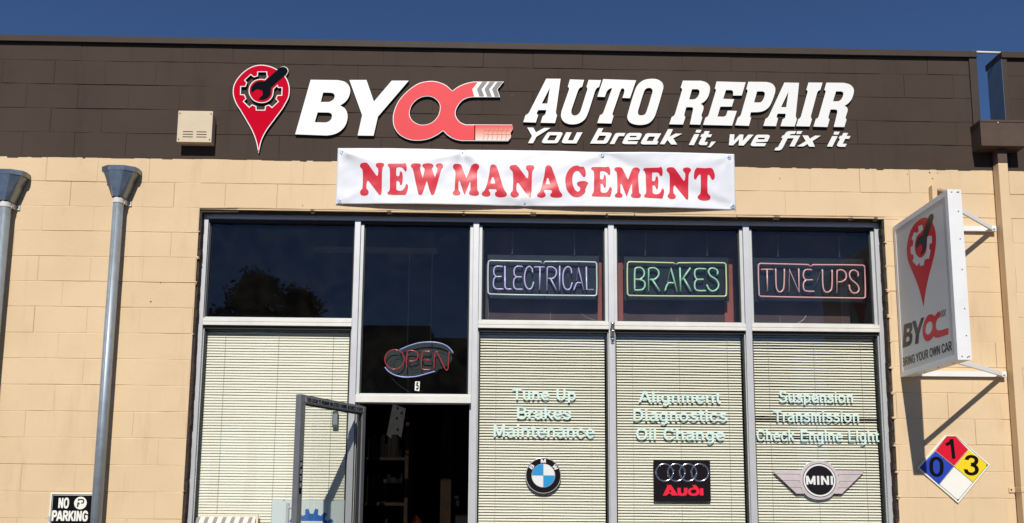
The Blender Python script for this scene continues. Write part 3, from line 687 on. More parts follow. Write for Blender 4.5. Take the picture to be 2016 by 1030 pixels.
au = thing('auto_repair_letters', 'white raised slab letters AUTO REPAIR on the brown parapet', 'sign', P(1350, 250, -.01))
AU = (1020, 140, 8.583); TO = (1160, 140, 8.581); RE = (1300, 145, 8.583); PA = (1440, 145, 8.586); IR = (1550, 145, 8.587)
GL = [
 (AU, "475,128 720,130 640,695 648,732 661,745 625,880 380,875 415,760 445,742~ 462,720~ 475,660 345,660 320,700~ 322,730~ 342,742 300,872 85,865 125,745 165,722~ 190,690", "535,290 493,548 403,548"),
 (AU, "875,140 1117,148 1085,265 1040,288~ 1012,335 905,650 902,710~ 930,745~ 975,748~ 1020,725~ 1055,675 1170,310 1168,288 1155,265 1190,148 1405,152 1370,270 1330,290~ 1303,335 1195,680 1140,800~ 1060,870~ 960,900~ 850,895~ 765,850~ 725,770~ 732,680 860,312 858,285 840,265"),
 (TO, "235,135 795,155 690,460 560,455 592,350~ 590,312~ 570,293~ 545,300 532,325 395,720 400,745 415,755 375,888 135,880 180,745 220,725~ 240,695 387,288 345,300~ 300,345~ 265,440 135,435"),
 (TO, "1060,130~ 1150,140~ 1220,180~ 1252,240~ 1248,310~ 1140,680~ 1090,800~ 1010,880~ 900,910~ 780,905~ 690,870~ 645,800~ 652,720~ 770,330~ 830,220~ 930,150~", "1010,285~ 1055,300~ 1070,345~ 1055,400~ 975,660~ 940,730~ 880,748~ 835,735~ 825,690~ 840,630~ 920,370~ 955,305~"),
 (RE, "380,118 690,120 780,150~ 835,215~ 838,290~ 805,400~ 745,475~ 685,512 722,540~ 732,580~ 725,620~ 697,700 700,725 713,740 675,865 497,860 553,605 550,580~ 525,570~ 440,568 408,690 410,720 425,735 385,862 150,858 190,735 230,710~ 247,685 368,275 362,250 343,240", "537,265 625,265 655,283~ 660,320~ 635,385~ 595,425~ 550,435 490,435"),
 (RE, "950,132 1445,145 1378,372 1228,372 1228,305~ 1205,283~ 1110,280 1065,425 1250,432 1210,560 1015,560 968,725 1070,728 1105,710~ 1120,680~ 1138,625 1295,630 1215,880 722,868 760,745 800,722~ 817,690 940,285 935,262 918,255"),
 (PA, "285,137 590,140 680,165~ 735,225~ 742,300~ 700,440~ 640,560~ 560,625~ 470,650~ 330,655 318,700 320,735 335,745 298,885 62,875 105,745 145,718~ 162,685 272,300 268,275 250,262", "435,302 530,302 562,325~ 562,360~ 540,430~ 500,480~ 460,488 385,485"),
 (PA, "895,150 1145,155 1090,700 1095,745 1110,765 1070,895 828,890 865,770 902,748~ 918,680 785,678 768,715~ 770,740~ 790,758 755,890 538,885 575,765 612,742~ 640,700", "962,315 925,568 842,565"),
 (IR, "358,150 598,152 560,275 520,300~ 503,335 400,720 405,755 420,770 380,895 148,890 185,770 215,750~ 232,715 343,310 338,285 320,278"),
 (IR, "660,152 955,155 1060,185~ 1120,250~ 1125,320~ 1090,430~ 1030,505~ 970,545 1012,575~ 1022,620~ 1010,670~ 988,735 990,765 1005,775 965,905 785,902 845,655 840,622~ 815,610~ 732,608 698,730 700,760 718,772 680,905 442,897 480,770 518,745~ 532,715 647,310 643,285 625,278", "825,302 915,302 945,323~ 945,355~ 925,415~ 890,455~ 850,468 775,468"),
]
for g in GL:
    c_ = g[0]; fill('letter', [px(t_, *c_) for t_ in g[1:]], TH, WALL(SY+TH), 'white', au, .0015, 'edge_black')

sg = thing('slogan_letters', 'small white italic letters You break it, we fix it under AUTO REPAIR', 'sign', P(1350, 285, -.01))
SY_ = SY; YO = (1030, 240, 11.859); BR = (1180, 240, 11.859); IT = (1340, 240, 11.859); FI = (1510, 240, 11.2)
SL = [
 (YO, ["92,132 235,132 300,245 490,140 642,142 310,350 230,500 112,498 205,330"]),
 (YO, ["640,238 880,240 918,265~ 912,300~ 830,450~ 800,490~ 750,500 480,500 440,480~ 440,450~ 540,290~ 580,248~", "625,312 795,315 735,432 560,430"]),
 (YO, ["1005,242 1135,245 1045,430 1165,430 1255,245 1388,245 1245,505 960,502 910,485~ 908,450~"]),
 (BR, ["-24,148 96,150 45,245 240,250 285,270~ 285,300~ 215,440~ 180,490~ 130,512 -219,508", "-2,323 158,325 100,435 -62,435"]),
 (BR, ["240,518 350,310 385,270~ 440,258 612,260 575,335 470,332 440,352 350,520"]),
 (BR, ["700,258 950,258 990,285~ 985,320~ 935,420 670,428 660,450 908,455 870,522 600,520 545,505~ 540,470~ 640,290~", "720,328 875,328 860,360 705,360"]),
 (BR, ["1140,265 1448,270 1345,445 1385,458 1345,528 1020,528 972,505~ 975,465~ 1060,320~ 1090,280~", "1160,345 1300,345 1245,448 1100,445"]),
 (BR, ["1605,168 1720,172 1640,345 1780,272 1940,275 1725,385 1818,530 1675,530 1590,425 1520,525 1412,522"]),
 (IT, ["370,185 490,187 455,255 343,250"]), (IT, ["318,285 440,285 310,545 190,540"]),
 (IT, ["565,215 685,217 645,290 738,292 700,360 610,358 560,468 640,470 608,545 470,543 425,520~ 430,480~ 495,355 455,352 490,285 530,285"]),
 (IT, ["715,460 825,460 725,570~ 690,598 628,595 665,560"]),
 (IT, ["1150,290 1258,292 1245,440 1375,295 1470,297 1450,440 1580,297 1705,300 1470,555 1352,552 1365,410 1225,550 1125,547"]),
 (IT, ["1790,300 2040,300 2080,325~ 2075,360~ 2025,465 1762,475 1755,493 2002,498 1965,570 1690,570 1640,550~ 1640,515~ 1740,340~", "1815,372 1970,372 1955,408 1800,408"]),
 (FI, ["650,205 610,268 530,270 490,297 735,300 605,545 495,542 590,360 455,365 350,570~ 310,615~ 260,632 160,628 195,565 240,562 350,360 312,358 345,298 380,295 410,245~ 450,215~ 500,203"]),
 (FI, ["665,203 785,205 745,270 645,268"]),
 (FI, ["778,298 905,300 945,370 1065,302 1190,305 1005,425 1058,550 930,548 895,490 800,545 660,542 855,425"]),
 (FI, ["1485,215 1608,220 1570,285 1465,280"]), (FI, ["1440,312 1562,312 1440,550 1322,545"]),
 (FI, ["1685,243 1793,245 1755,310 1845,312 1808,378 1725,375 1670,482 1763,485 1725,553 1590,550 1545,525~ 1555,480~ 1615,372 1578,370 1610,308 1650,308"]),
]
SY = -.0105
for c_, ts in SL: fill('letter', [px(t_, *c_) for t_ in ts], .008, WALL(SY+.008), 'white', sg, .0008, 'edge_black')

# ================================================================== BANNER
BNX0, BNX1 = 2.299, 5.487; BNZ0, BNZ1 = 3.700, 4.166
bn = thing('vinyl_banner', 'white vinyl banner reading NEW MANAGEMENT in red above the windows', 'banner', (3.89, 0, BNZ0))
TSC = [(.012, .93), (.313, .94), (.663, .945), (.985, .93)]; BSC = [(.010, .055), (.470, .06), (.993, .06)]
CRE = [ # start (s,t), direction in metres (dx,dz), amplitude, width, decay
 (.012,.93, 1,-.28, .010,.022,.50), (.012,.93, 1,-.62, .006,.030,.35), (.313,.94, -1,-.22, .010,.024,.45), (.313,.94, -.8,-.7, .008,.03,.35), (.313,.94, .8,-.62, .009,.026,.42),
 (.313,.94, 1,-.25, .006,.028,.5), (.663,.945, 1,-.42, -.011,.030,1.0), (.663,.945, -1,-.35, .006,.03,.5), (.993,.06, -1,.34, -.010,.026,.8), (.993,.06, -1,.55, .006,.03,.5), (.985,.93, -1,-.2, .006,.03,.4),
 (.985,.93, -.3,-1, .004,.02,.2), (.470,.06, -1,.45, .007,.035,.4), (.470,.06, 1,.5, .007,.035,.45), (.010,.055, 1,.5, .005,.03,.3), (.470,.06, .25,1, .005,.03,.25)]
def bh(x, z):
    """how far the loose sheet stands off the wall"""
    s = (x-BNX0)/(BNX1-BNX0); t = (z-BNZ0)/(BNZ1-BNZ0); h = .009
    bs = [b[0] for b in BSC]
    for a, b in zip(bs, bs[1:]):
        if a < s < b: h += .028*math.sin(math.pi*(s-a)/(b-a))**.8*max(0, 1-t*.95)**1.3
    ts = [b[0] for b in TSC]
    for a, b in zip(ts, ts[1:]):
        if a < s < b: h += .012*math.sin(math.pi*(s-a)/(b-a))*max(0, t)**1.2
    Wm, Hm = BNX1-BNX0, BNZ1-BNZ0
    for (s0, t0, dx, dz, am, wd, dc) in CRE:
        vx, vz = (s-s0)*Wm, (t-t0)*Hm; d = Vector((dx, dz)).normalized(); al = vx*d.x+vz*d.y
        if al < 0: continue
        pe = -vx*d.y+vz*d.x; wq = wd+.13*al
        h += am*1.7*math.exp(-(pe/wq)**2)*math.exp(-al/dc)*min(1, al/.05)
    h += .0035*noise.noise(Vector((x*4.2+z*2.0, z*7, 3)))+.0016*noise.noise(Vector((x*11, z*13-x*5, 8)))
    return max(.003, h)
sh = MB(); nx, nz = 260, 44
for j in range(nz+1):
    for i in range(nx+1):
        x = BNX0+(BNX1-BNX0)*i/nx; z = BNZ0+(BNZ1-BNZ0)*j/nz
        zz = z+(.006*(i/nx-.5)*0)
        sh.v.append((x, -bh(x, z), zz))
for j in range(nz):
    for i in range(nx): a = j*(nx+1)+i; sh.f.append((a, a+1, a+nx+2, a+nx+1))
me_off = len(sh.v)                                             # thin sheet: back side 0.8 mm behind, and its rim
for q in list(sh.v): sh.v.append((q[0], q[1]+.0008, q[2]))
for j in range(nz):
    for i in range(nx): a = me_off+j*(nx+1)+i; sh.f.append((a, a+nx+1, a+nx+2, a+1))
for i in range(nx):
    sh.f.append((i, me_off+i, me_off+i+1, i+1)); a = nz*(nx+1)+i; sh.f.append((a, a+1, me_off+a+1, me_off+a))
for j in range(nz):
    a = j*(nx+1); sh.f.append((a, a+nx+1, me_off+a+nx+1, me_off+a)); a += nx; sh.f.append((a, me_off+a, me_off+a+nx+1, a+nx+1))
sh.build('banner_sheet', 'vinyl', bn, smooth=True)
SY = -.025
NE = (700, 310, 10.61); MA = (880, 310, 10.61); AG = (1050, 315, 10.61); ME = (1220, 315, 10.08)
BT = [
 (NE, "140,122~ 230,118~ 270,150 435,380 460,392~ 473,330~ 470,240~ 430,190~ 430,150~ 470,125~ 560,125~ 600,155~ 570,220~ 555,330 550,600 543,740~ 518,795~ 490,780 270,490 240,500~ 230,650~ 270,700~ 265,765~ 220,795~ 140,795~ 97,755~ 100,700~ 140,650~ 150,400~ 140,250~ 97,200~ 97,150~"),
 (NE, "700,138 1000,138 1045,122~ 1068,180~ 1070,270~ 1050,303~ 1025,280~ 980,230~ 900,215~ 860,225 850,310 855,390 890,405~ 920,380~ 930,320~ 955,305~ 985,370~ 985,500~ 965,580~ 940,585~ 920,530~ 890,500~ 855,510 855,680 900,705~ 980,695~ 1030,640~ 1060,570~ 1085,570~ 1100,630~ 1080,720~ 1045,795 690,780~ 668,745~ 708,700~ 720,600 720,300 705,220~ 672,170~"),
 (NE, "1190,140~ 1310,138~ 1365,165~ 1350,225~ 1360,290 1405,435 1440,300 1440,240~ 1395,180~ 1440,140~ 1560,135~ 1625,165~ 1620,210~ 1600,240~ 1620,310 1660,430 1700,300 1710,240~ 1675,180~ 1710,140~ 1790,135~ 1830,175~ 1820,225~ 1790,270~ 1650,760~ 1610,800~ 1575,770~ 1490,495 1400,760~ 1360,800~ 1315,770~ 1210,300~ 1190,240~ 1155,190~"),
 (MA, "170,138~ 270,138~ 305,165 405,430 510,170 560,140~ 630,140~ 672,180~ 665,225~ 635,280~ 630,400 635,690 665,740~ 660,785~ 620,805~ 510,800~ 460,765~ 470,720~ 490,680 490,520 475,520 375,785 355,770 260,485 240,520 240,690 280,740~ 265,785~ 215,800~ 150,795~ 118,755~ 160,690 175,400 170,280~ 130,225~ 130,170~"),
 (MA, "965,148~ 1020,170~ 1060,250~ 1130,480~ 1200,690~ 1245,750~ 1245,800~ 1190,833~ 1060,830~ 1005,790~ 1010,740~ 1040,710~ 1020,670 890,665 870,690~ 905,745~ 900,795~ 850,822~ 770,815~ 728,780~ 740,735~ 790,690~ 870,420~ 900,220~ 920,165~", "955,410~ 985,460~ 1005,555 910,550 925,470~"),
 (MA, "1370,160~ 1450,160~ 1490,195 1665,430 1690,430~ 1695,300~ 1650,230~ 1660,175~ 1710,160~ 1790,165~ 1825,210~ 1800,265~ 1780,310~ 1770,560 1760,790~ 1735,845~ 1710,830 1490,525 1460,540~ 1455,700~ 1500,760~ 1495,805~ 1440,840~ 1370,835~ 1325,790~ 1335,740~ 1370,700~ 1380,400~ 1365,290~ 1310,230~ 1320,180~"),
 (AG, "315,110~ 370,140~ 405,220~ 490,450~ 550,650~ 600,720~ 600,760~ 550,785~ 420,785~ 355,755~ 360,710~ 390,680~ 370,630 240,625 220,660~ 255,720~ 250,760~ 190,790~ 110,780~ 75,750~ 90,705~ 140,650~ 220,370~ 245,210~ 265,130~", "300,370~ 330,430~ 350,510 255,505 275,430~"),
 (AG, "900,118~ 960,130~ 1000,145 1040,135~ 1080,190~ 1095,270~ 1085,340~ 1055,358~ 1020,330~ 960,250~ 900,230~ 840,280~ 815,400~ 830,540~ 880,640~ 930,665~ 970,640~ 975,580~ 920,530~ 915,480~ 970,450~ 1080,445~ 1145,480~ 1130,520~ 1090,600~ 1080,680~ 1000,760~ 900,785~ 800,750~ 700,630~ 668,470~ 680,330~ 740,210~ 820,140~"),
 (AG, "1250,138 1520,138 1570,128~ 1600,170~ 1610,260~ 1595,310~ 1570,300~ 1530,250~ 1460,225~ 1400,232 1393,395 1440,405~ 1465,370~ 1480,310~ 1505,315~ 1525,400~ 1515,530~ 1495,585~ 1470,560~ 1450,510~ 1405,495 1405,660 1440,690~ 1530,680~ 1570,630~ 1600,570~ 1635,590~ 1635,660~ 1605,778 1240,765~ 1218,740~ 1250,690~ 1265,600 1270,270 1250,215~ 1210,185~ 1220,150~"),
 (ME, "-56,133~ 30,131~ 60,155 165,390 250,170 290,138~ 360,135~ 410,180~ 400,220~ 380,270~ 370,400 385,655 420,700~ 400,750~ 340,762~ 260,755~ 218,715~ 245,665 245,490 230,485 135,735 35,470 15,490 12,655 51,703~ 40,745~ -13,755~ -80,746~ -99,708~ -51,655 -48,350 -60,238~ -103,190~ -95,150~"),
 (ME, "510,148 780,148 825,138~ 850,190~ 855,270~ 835,310~ 810,300~ 770,245~ 700,235~ 650,240 648,400 690,410~ 715,370~ 730,315~ 760,330~ 775,410~ 765,530~ 745,580~ 720,545~ 695,500~ 655,500 655,650 690,680~ 770,675~ 820,620~ 845,565~ 880,585~ 880,660~ 845,772 500,750~ 482,715~ 515,670~ 525,600 520,270 505,215~ 475,185~ 485,155~"),
 (ME, "980,148~ 1060,148~ 1095,170 1270,400 1295,395~ 1300,260~ 1260,215~ 1260,175~ 1300,152~ 1380,155~ 1418,195~ 1400,235~ 1375,280~ 1370,500 1370,720~ 1350,785~ 1320,770 1100,485 1080,510~ 1075,650~ 1115,705~ 1105,755~ 1050,780~ 985,765~ 952,725~ 965,680~ 990,640~ 1000,400~ 985,270~ 935,210~ 940,165~"),
 (ME, "1530,152 1700,160 1820,155~ 1860,190~ 1890,270~ 1890,350~ 1860,385~ 1830,370~ 1790,300~ 1765,285~ 1750,310 1755,640~ 1810,710~ 1800,765~ 1740,790~ 1630,788~ 1565,755~ 1560,705~ 1605,660~ 1615,600 1610,290~ 1590,280~ 1550,320~ 1515,375~ 1485,370~ 1475,310~ 1490,210~"),
]
for g in BT:
    me = fillmesh([px(t_, *g[0]) for t_ in g[1:]], .0005, WALL(0))
    bm = bmesh.new(); bm.from_mesh(me)
    keep = [f for f in bm.faces if f.normal.y < -.9]
    bmesh.ops.delete(bm, geom=[f for f in bm.faces if f not in set(keep)], context='FACES')
    for it in range(4):                                     # fine enough to lie on the creases
        es = [e for e in bm.edges if e.calc_length() > .016]
        if es: bmesh.ops.subdivide_edges(bm, edges=es, cuts=1, use_grid_fill=False); bmesh.ops.triangulate(bm, faces=[f for f in bm.faces if len(f.verts) > 3])
    for v in bm.verts: v.co.y = -bh(v.co.x, v.co.z)-.0016
    bm.to_mesh(me); bm.free()
    link('letter', me, 'banner_red', bn, True)
W1 = None
for s_, t_ in TSC+BSC:
    x, z = BNX0+s_*(BNX1-BNX0), BNZ0+t_*(BNZ1-BNZ0); y = -bh(x, z)
    r = .021 if (s_, t_) != BSC[1] else .014
    w_ = MB(); w_.tube([(x, y-.0005, z), (x, y-.003, z), (x, y-.0045, z)], [r, r, r*.8], 18); wo_ = w_.build('washer', 'washer', bn)
    MB().tube([(x, y-.004, z), (x, y-.0075, z)], [.006, .005], 6).build('screw', 'screw', wo_)
# ================================================================== THINGS ON THE WALL
# ---- vent box
vx0, vx1, vz0, vz1 = 1.046, 1.318, 4.166, 4.425
VD = -.085
vt = thing('vent_box', 'beige metal vent box with louvre slots left of the map pin sign', 'vent', ((vx0+vx1)/2, 0, vz0))
MB().box(vx0+.004, vx1-.004, VD+.006, .004, vz0+.004, vz1-.004).build('housing', 'vent', vt, bevel=.003)
fp = MB(); fp.box(vx0, vx1, VD, VD+.006, vz0, vz1); fo = fp.build('cover_plate', 'vent', vt, bevel=.002)
sl_ = MB()
for cx_ in (.085, .192):
    for i in range(3):
        z = vz0+.042+i*.0215; a, b = vx0+cx_-.040, vx0+cx_+.040
        sl_.box(a, b, VD-.0012, VD+.001, z-.003, z+.003)
        fo2 = MB()
sl_.build('louvre_slots', 'vent_slot', fo)
hd = MB()
for a, b in ((.014, .022), (.258, .022), (.014, .236), (.258, .236)): hd.disc((vx0+a, vz0+b), .005, VD-.003, VD, 10)
hd.build('screw_heads', 'screw', fo)

# ---- galvanised downspouts with hexagonal heads
def downspout(xc, label):
    Y = -.066; z0 = 3.715
    t = thing('galvanised_downspout', label, 'downspout', (xc, 0, 0), 'galvanised downspouts on the tan wall')
    pm = MB(); pm.tube([(xc, Y, .05), (xc, Y, z0)], .0385, 28, True); pm.build('pipe', 'galv', t, smooth=True)
    sm = MB(); sm.tube([(xc+.0, Y-.0395, .05), (xc, Y-.0395, z0-.05)], .0022, 5); sm.build('seam', 'galv', t)
    # eight sided funnel standing off the wall
    fn = MB(); ring = lambda w, d, z: [(xc-w, Y+d, z), (xc-w, Y-d*.35, z), (xc-w*.52, Y-d, z), (xc+w*.38, Y-d, z), (xc+w*.90, Y-d*.45, z), (xc+w, Y+d*.1, z), (xc+w, Y+d, z)]
    yb = 0
    rs = [ring(.047, .047, z0-.01), ring(.122, .060, z0+.195), ring(.136, .062, z0+.197), ring(.138, .062, z0+.236), ring(.126, .056, z0+.236), ring(.118, .052, z0+.18)]
    n = 7
    for r_ in rs: fn.v += r_
    for k in range(len(rs)-1):
        for i in range(n): a, b = k*n+i, k*n+(i+1) % n; fn.f.append((a, b, b+n, a+n))
    e = (len(rs)-1)*n; fn.f.append(tuple(e+i for i in range(n)))
    fn.build('funnel_head', 'galv_head', t)
    def strap(zc):
        s = MB(); s.tube([(xc, Y, zc-.020), (xc, Y, zc+.020)], .0415, 28)
        for sg_ in (-1, 1):
            s.box(min(xc+sg_*.040, xc+sg_*.075), max(xc+sg_*.040, xc+sg_*.075), -.010, -.004, zc-.018, zc+.018)
            s.box(min(xc+sg_*.040, xc+sg_*.046), max(xc+sg_*.040, xc+sg_*.046), -.062, -.004, zc-.018, zc+.018)
        so_ = s.build('strap', 'strap', t)
        q = MB(); q.disc((xc+.062, zc), .006, -.013, -.010, 10); q.disc((xc-.062, zc), .006, -.013, -.010, 10); q.build('strap_screws', 'screw', so_)
    strap(3.680)
    return t
d1 = downspout(.617, 'galvanised downspout standing beside the black no parking sign')
d2 = dup(d1, (-.252, 0, -.045), 'galvanised downspout at the far left edge of the wall')

# ---- brown scupper box and tan downspout at the roof gap
sb_ = thing('scupper_box', 'brown sheet metal scupper box below the gap between the parapets', 'rain box', (7.61, 0, 4.2))
bx = MB(); bx.box(7.434, 7.795, -.135, -.002, 4.212, 4.424); bx.build('box', 'brown_box', sb_, bevel=.003)
bx = MB(); bx.box(7.430, 7.799, -.139, -.1345, 4.412, 4.428); bx.box(7.430, 7.4345, -.1345, -.002, 4.412, 4.428); bx.build('rim', 'brown_box', sb_)
bx = MB().disc((7.575, 4.405), .005, -.141, -.1385, 8); bx.build('rivet', 'strap', sb_)
tp_ = thing('tan_downspout', 'tan painted square downspout running down from the brown scupper box', 'downspout', (7.625, 0, 0), 'square downspouts painted to match the wall')
q = MB(); q.box(7.588, 7.664, -.086, -.012, .05, 4.090); q.build('pipe', 'tan', tp_, bevel=.004)
q = MB(); q.box(7.588, 7.664, -.086, -.012, 4.0905, 4.2115); q.build('pipe_neck', 'brown_box', tp_, bevel=.003)
q = MB(); q.box(7.584, 7.668, -.0905, -.008, 1.470, 1.505); q.box(7.54, 7.72, -.010, -.0045, 1.468, 1.508); so_ = q.build('strap', 'tan', tp_, bevel=.002)
q = MB(); q.disc((7.556, 1.49), .006, -.014, -.010, 8); q.disc((7.70, 1.49), .006, -.014, -.010, 8); q.build('strap_screws', 'screw', so_)
# conduit across the gap
cn = MB(); cn.tube([(7.505, .03, 5.100), (7.62, .03, 5.098), (7.80, .03, 5.096)], .011, 12)
co = cn.build('roof_conduit', 'strap', smooth=True); co['label'] = 'pale conduit bridging the gap between the two brown parapets'; co['category'] = 'pipe'

# ---- tan stub and putty lump above the blade sign
stx = P(1834, 392).x
s_ = thing('conduit_stub', 'small tan painted conduit stub on the wall above the projecting sign', 'conduit', (stx, 0, 3.80))
q = MB(); q.box(stx-.020, stx+.020, -.055, -.004, P(1834, 396).z-.03, P(1834, 369).z); q.build('stub', 'tan', s_, bevel=.003)
lx = P(1850, 378)
q = MB(); q.tube([(lx.x-.035, -.004, lx.z), (lx.x-.012, -.022, lx.z+.004), (lx.x+.018, -.018, lx.z-.002), (lx.x+.045, -.003, lx.z+.001)], [.012, .030, .026, .008], 12); q.build('putty_patch', 'mortar', s_, smooth=True)

# ---- hazard diamond
dz = thing('hazard_diamond', 'four colour hazard diamond placard with numbers 0 1 3 under the projecting sign', 'sign', (7.134, 0, 1.4))
wp = lambda t, y=-.012: wallpts(trace(t, 1700, 700, 3.12), y)
o_ = wp("330,690 500,492 570,492 778,672 583,908")
fill('plate', [o_], .0035, WALL(-.008), 'dia_white', dz, .0008)
FP = "345,690 512,494 568,496 765,672 580,890"
def at2(t): return wp(t, -.0115)
for nm, t_, mt in (('blue_quarter', "346,690 440,588 553,682 462,793", 'dia_blue'), ('red_quarter', "443,584 512,498 566,498 642,577 556,678", 'dia_red'),
                   ('yellow_quarter', "646,580 764,672 674,778 560,682", 'dia_yellow'), ('white_quarter', "467,796 556,687 671,782 580,888", 'dia_white')):
    fill(nm, [at2(t_)], .0006, WALL(-.0116), mt, dz)
ln = MB()
for a, b in (((346,690),(512,497)), ((512,497),(568,497)), ((568,497),(764,672)), ((764,672),(580,889)), ((580,889),(346,690)), ((441,586),(673,780)), ((644,578),(464,794))):
    stroke_wall(ln, wallpts([(1700+a[0]/3.12, 700+a[1]/3.12), (1700+b[0]/3.12, 700+b[1]/3.12)], -.0115), .0028, -.0126)
ln.build('black_rules', 'black', dz)
def dig(ch, u0, u1, v0, v1, rot):
    a = P(1700+u0/3.12, 700+v1/3.12, -.0125); b = P(1700+u1/3.12, 700+v0/3.12, -.0125)
    text('number', ch, a.x, b.x, a.z, b.z, WALL(-.0127), 'black', dz, w=.15, rot=rot)
dig('0', 408, 488, 622, 745, -.06); dig('1', 508, 556, 514, 634, .05); dig('3', 620, 705, 612, 736, -.1)
sc_ = MB()
for u, v in ((356, 690), (758, 674), (580, 886)): q = P(1700+u/3.12, 700+v/3.12, -.012); sc_.disc((q.x, q.z), .006, -.0155, -.0116, 10)
sc_.build('screw_heads', 'screw', dz)

# ---- no parking sign
NP = (80, 950, 12.6); YN = -.010
npk = thing('no_parking_sign', 'black and white no parking sign partly behind the galvanised downspout', 'sign', (.39, 0, 1.0))
a = P(80+250/12.6, 950+250/12.6, YN); nx0, nx1, nz1, nz0 = a.x, a.x+.330, a.z, a.z-.46
q = MB().box(nx0, nx1, -.0095, -.0060, nz0, nz1); q.build('plate', 'dia_white', npk, bevel=.001)
q = MB().box(nx0+.011, nx1-.011, -.0104, -.0094, nz0+.012, nz1-.012); q.build('black_panel', 'black', npk)
q = MB()
for b_ in ((nx0+.017, nx1-.017, nz1-.0205, nz1-.018), (nx0+.017, nx0+.0195, nz0+.02, nz1-.018), (nx1-.0195, nx1-.017, nz0+.02, nz1-.018)): q.box(b_[0], b_[1], -.0110, -.0102, b_[2], b_[3])
q.build('border_rule', 'dia_white', npk)
pt = lambda u, v: P(80+u/12.6, 950+v/12.6, -.0105)
text('wording', 'NO', pt(482, 0).x, pt(745, 0).x, pt(600, 635).z, pt(600, 385).z, WALL(-.0106), 'dia_white', npk, w=.23)
text('wording', 'PARKING', pt(345, 0).x, pt(1235, 0).x, pt(800, 955).z, pt(800, 705).z, WALL(-.0106), 'dia_white', npk, w=.23)
c_ = pt(988, 510); rad = pt(1145, 510).x-c_.x
q = MB().disc((c_.x, c_.z), rad, -.0112, -.0104, 32); q.build('parking_disc', 'dia_white', npk)
pr_ = [Vector((c_.x+a*rad, c_.z+b*rad)) for a, b in trace("-.38,.54 .20,.56 .46,.44~ .50,.22~ .40,.02~ .12,-.02", closed=False)]
q = MB(); stroke_wall(q, pr_, rad*.2, -.0116); stroke_wall(q, [(c_.x-.36*rad, c_.z+.12*rad), (c_.x-.40*rad, c_.z-.64*rad)], rad*.22, -.0116)
stroke_wall(q, [(c_.x-.38*rad, c_.z+.55*rad), (c_.x-.30*rad, c_.z+.34*rad)], rad*.2, -.0117); stroke_wall(q, [(c_.x-.25*rad, c_.z-.10*rad), (c_.x-.08*rad, c_.z-.14*rad)], rad*.2, -.0117)
q.build('struck_letter', 'black', npk)
q = MB().box(nx0-.004, nx0+.014, -.0135, -.006, pt(250, 960).z, pt(250, 830).z); q.build('clip', 'alu', npk, bevel=.001)
text('wording', 'ANY TIME'.replace('ANY', 'AN').replace('AN TIME', 'TOW'), nx0+.05, nx1-.05, nz0+.08, nz0+.15, WALL(-.0106), 'dia_white', npk, w=.2) if False else None

# ---- projecting (blade) sign
XS, XE = 6.747, 6.846; YO_, ZB, ZT = -.815, 2.357, 3.575
bs_ = thing('projecting_sign', 'white boxed blade sign with map pin logo sticking out from the wall', 'sign', (6.80, 0, ZB))
q = MB(); q.box(XS+.006, XE-.001, YO_+.002, -.012, ZB+.002, ZT-.002); q.build('cabinet', 'cab_white', bs_, bevel=.003)
q = MB()
for b_ in ((YO_, -.010, ZT-.040, ZT), (YO_, -.010, ZB, ZB+.040), (YO_, YO_+.035, ZB+.040, ZT-.040), (-.045, -.010, ZB+.040, ZT-.040)):
    q.box(XS, XS+.007, b_[0], b_[1], b_[2], b_[3])
q.box(XS, XE, YO_-.003, YO_+.001, ZB, ZT)
q.build('frame_rim', 'cab_white', bs_, bevel=.0015)
q = MB(); q.box(XS+.003, XS+.006, YO_+.035, -.045, ZB+.040, ZT-.040); q.build('face_panel', 'face_grey', bs_)
FX = XS+.0029
def fpx(txt, ox, oy, sc):
    o = []
    for u, v in trace(txt, ox, oy, sc): w = PX(u, v, FX); o.append((-w.y, w.z))
    return o
PS = (1760, 400, 4.679)
fo_ = fpx("280,133~ 235,150~ 180,205~ 140,290~ 122,380~ 118,440~ 130,530~ 165,620~ 215,740~ 250,860~ 273,957 285,860~ 315,700~ 352,560~ 378,450~ 388,350~ 382,260~ 360,190~ 325,145~", *PS)
fh = fpx("262,197 222,212 228,258 210,275 185,265 162,330 180,350 173,395 152,405 156,470 178,475 182,505 170,535 212,580 235,545 240,580 275,572 282,525 305,510 322,515 338,432 325,420 328,375 350,370 350,305 330,297 310,305 300,345 303,400~ 290,460~ 262,497~ 235,500~ 205,470~ 192,410~ 198,350~ 215,300~ 245,272 270,240", *PS)
fill('pin_print', [fo_, fh], .0003, SIDE(FX), 'sign_red', bs_)
fill('wrench_print', [fpx("350,97~ 365,110~ 362,150~ 305,318 302,380~ 285,440~ 262,470~ 240,478 258,440~ 262,400~ 245,378~ 222,400~ 205,425 203,370~ 225,315~ 262,295 325,115~", *PS)], .0003, SIDE(FX-.0004), 'sign_dark', bs_)
BS = (1765, 600, 7.357)
fill('letter_print', [fpx("108,290 195,258 222,265~ 230,300~ 228,360~ 205,405 228,425~ 230,480~ 220,545~ 190,590~ 88,628", *BS), fpx("150,350 178,342~ 188,360~ 180,392~ 148,402", *BS), fpx("145,470 175,462~ 188,480~ 182,520~ 138,540", *BS)], .0003, SIDE(FX), 'sign_dark', bs_)
fill('letter_print', [fpx("225,245 280,228 308,340 355,195 405,178 328,430 318,560 268,575 278,430", *BS)], .0003, SIDE(FX), 'sign_dark', bs_)
OCF = fpx("552,168 530,148~ 500,138~ 455,155~ 410,230~ 380,320~ 378,400~ 395,480~ 430,525~ 470,525~ 510,495~ 538,455 560,475~ 600,480 752,430 755,335 625,372 590,365~ 572,325~ 575,260~ 600,200~ 632,180 630,90 590,115~", *BS)
fill('monogram_print', [OCF, fpx("488,245~ 515,265~ 520,320~ 505,380~ 470,428~ 435,425~ 420,380~ 430,310~ 455,260~", *BS)], .0003, SIDE(FX), 'sign_red', bs_)
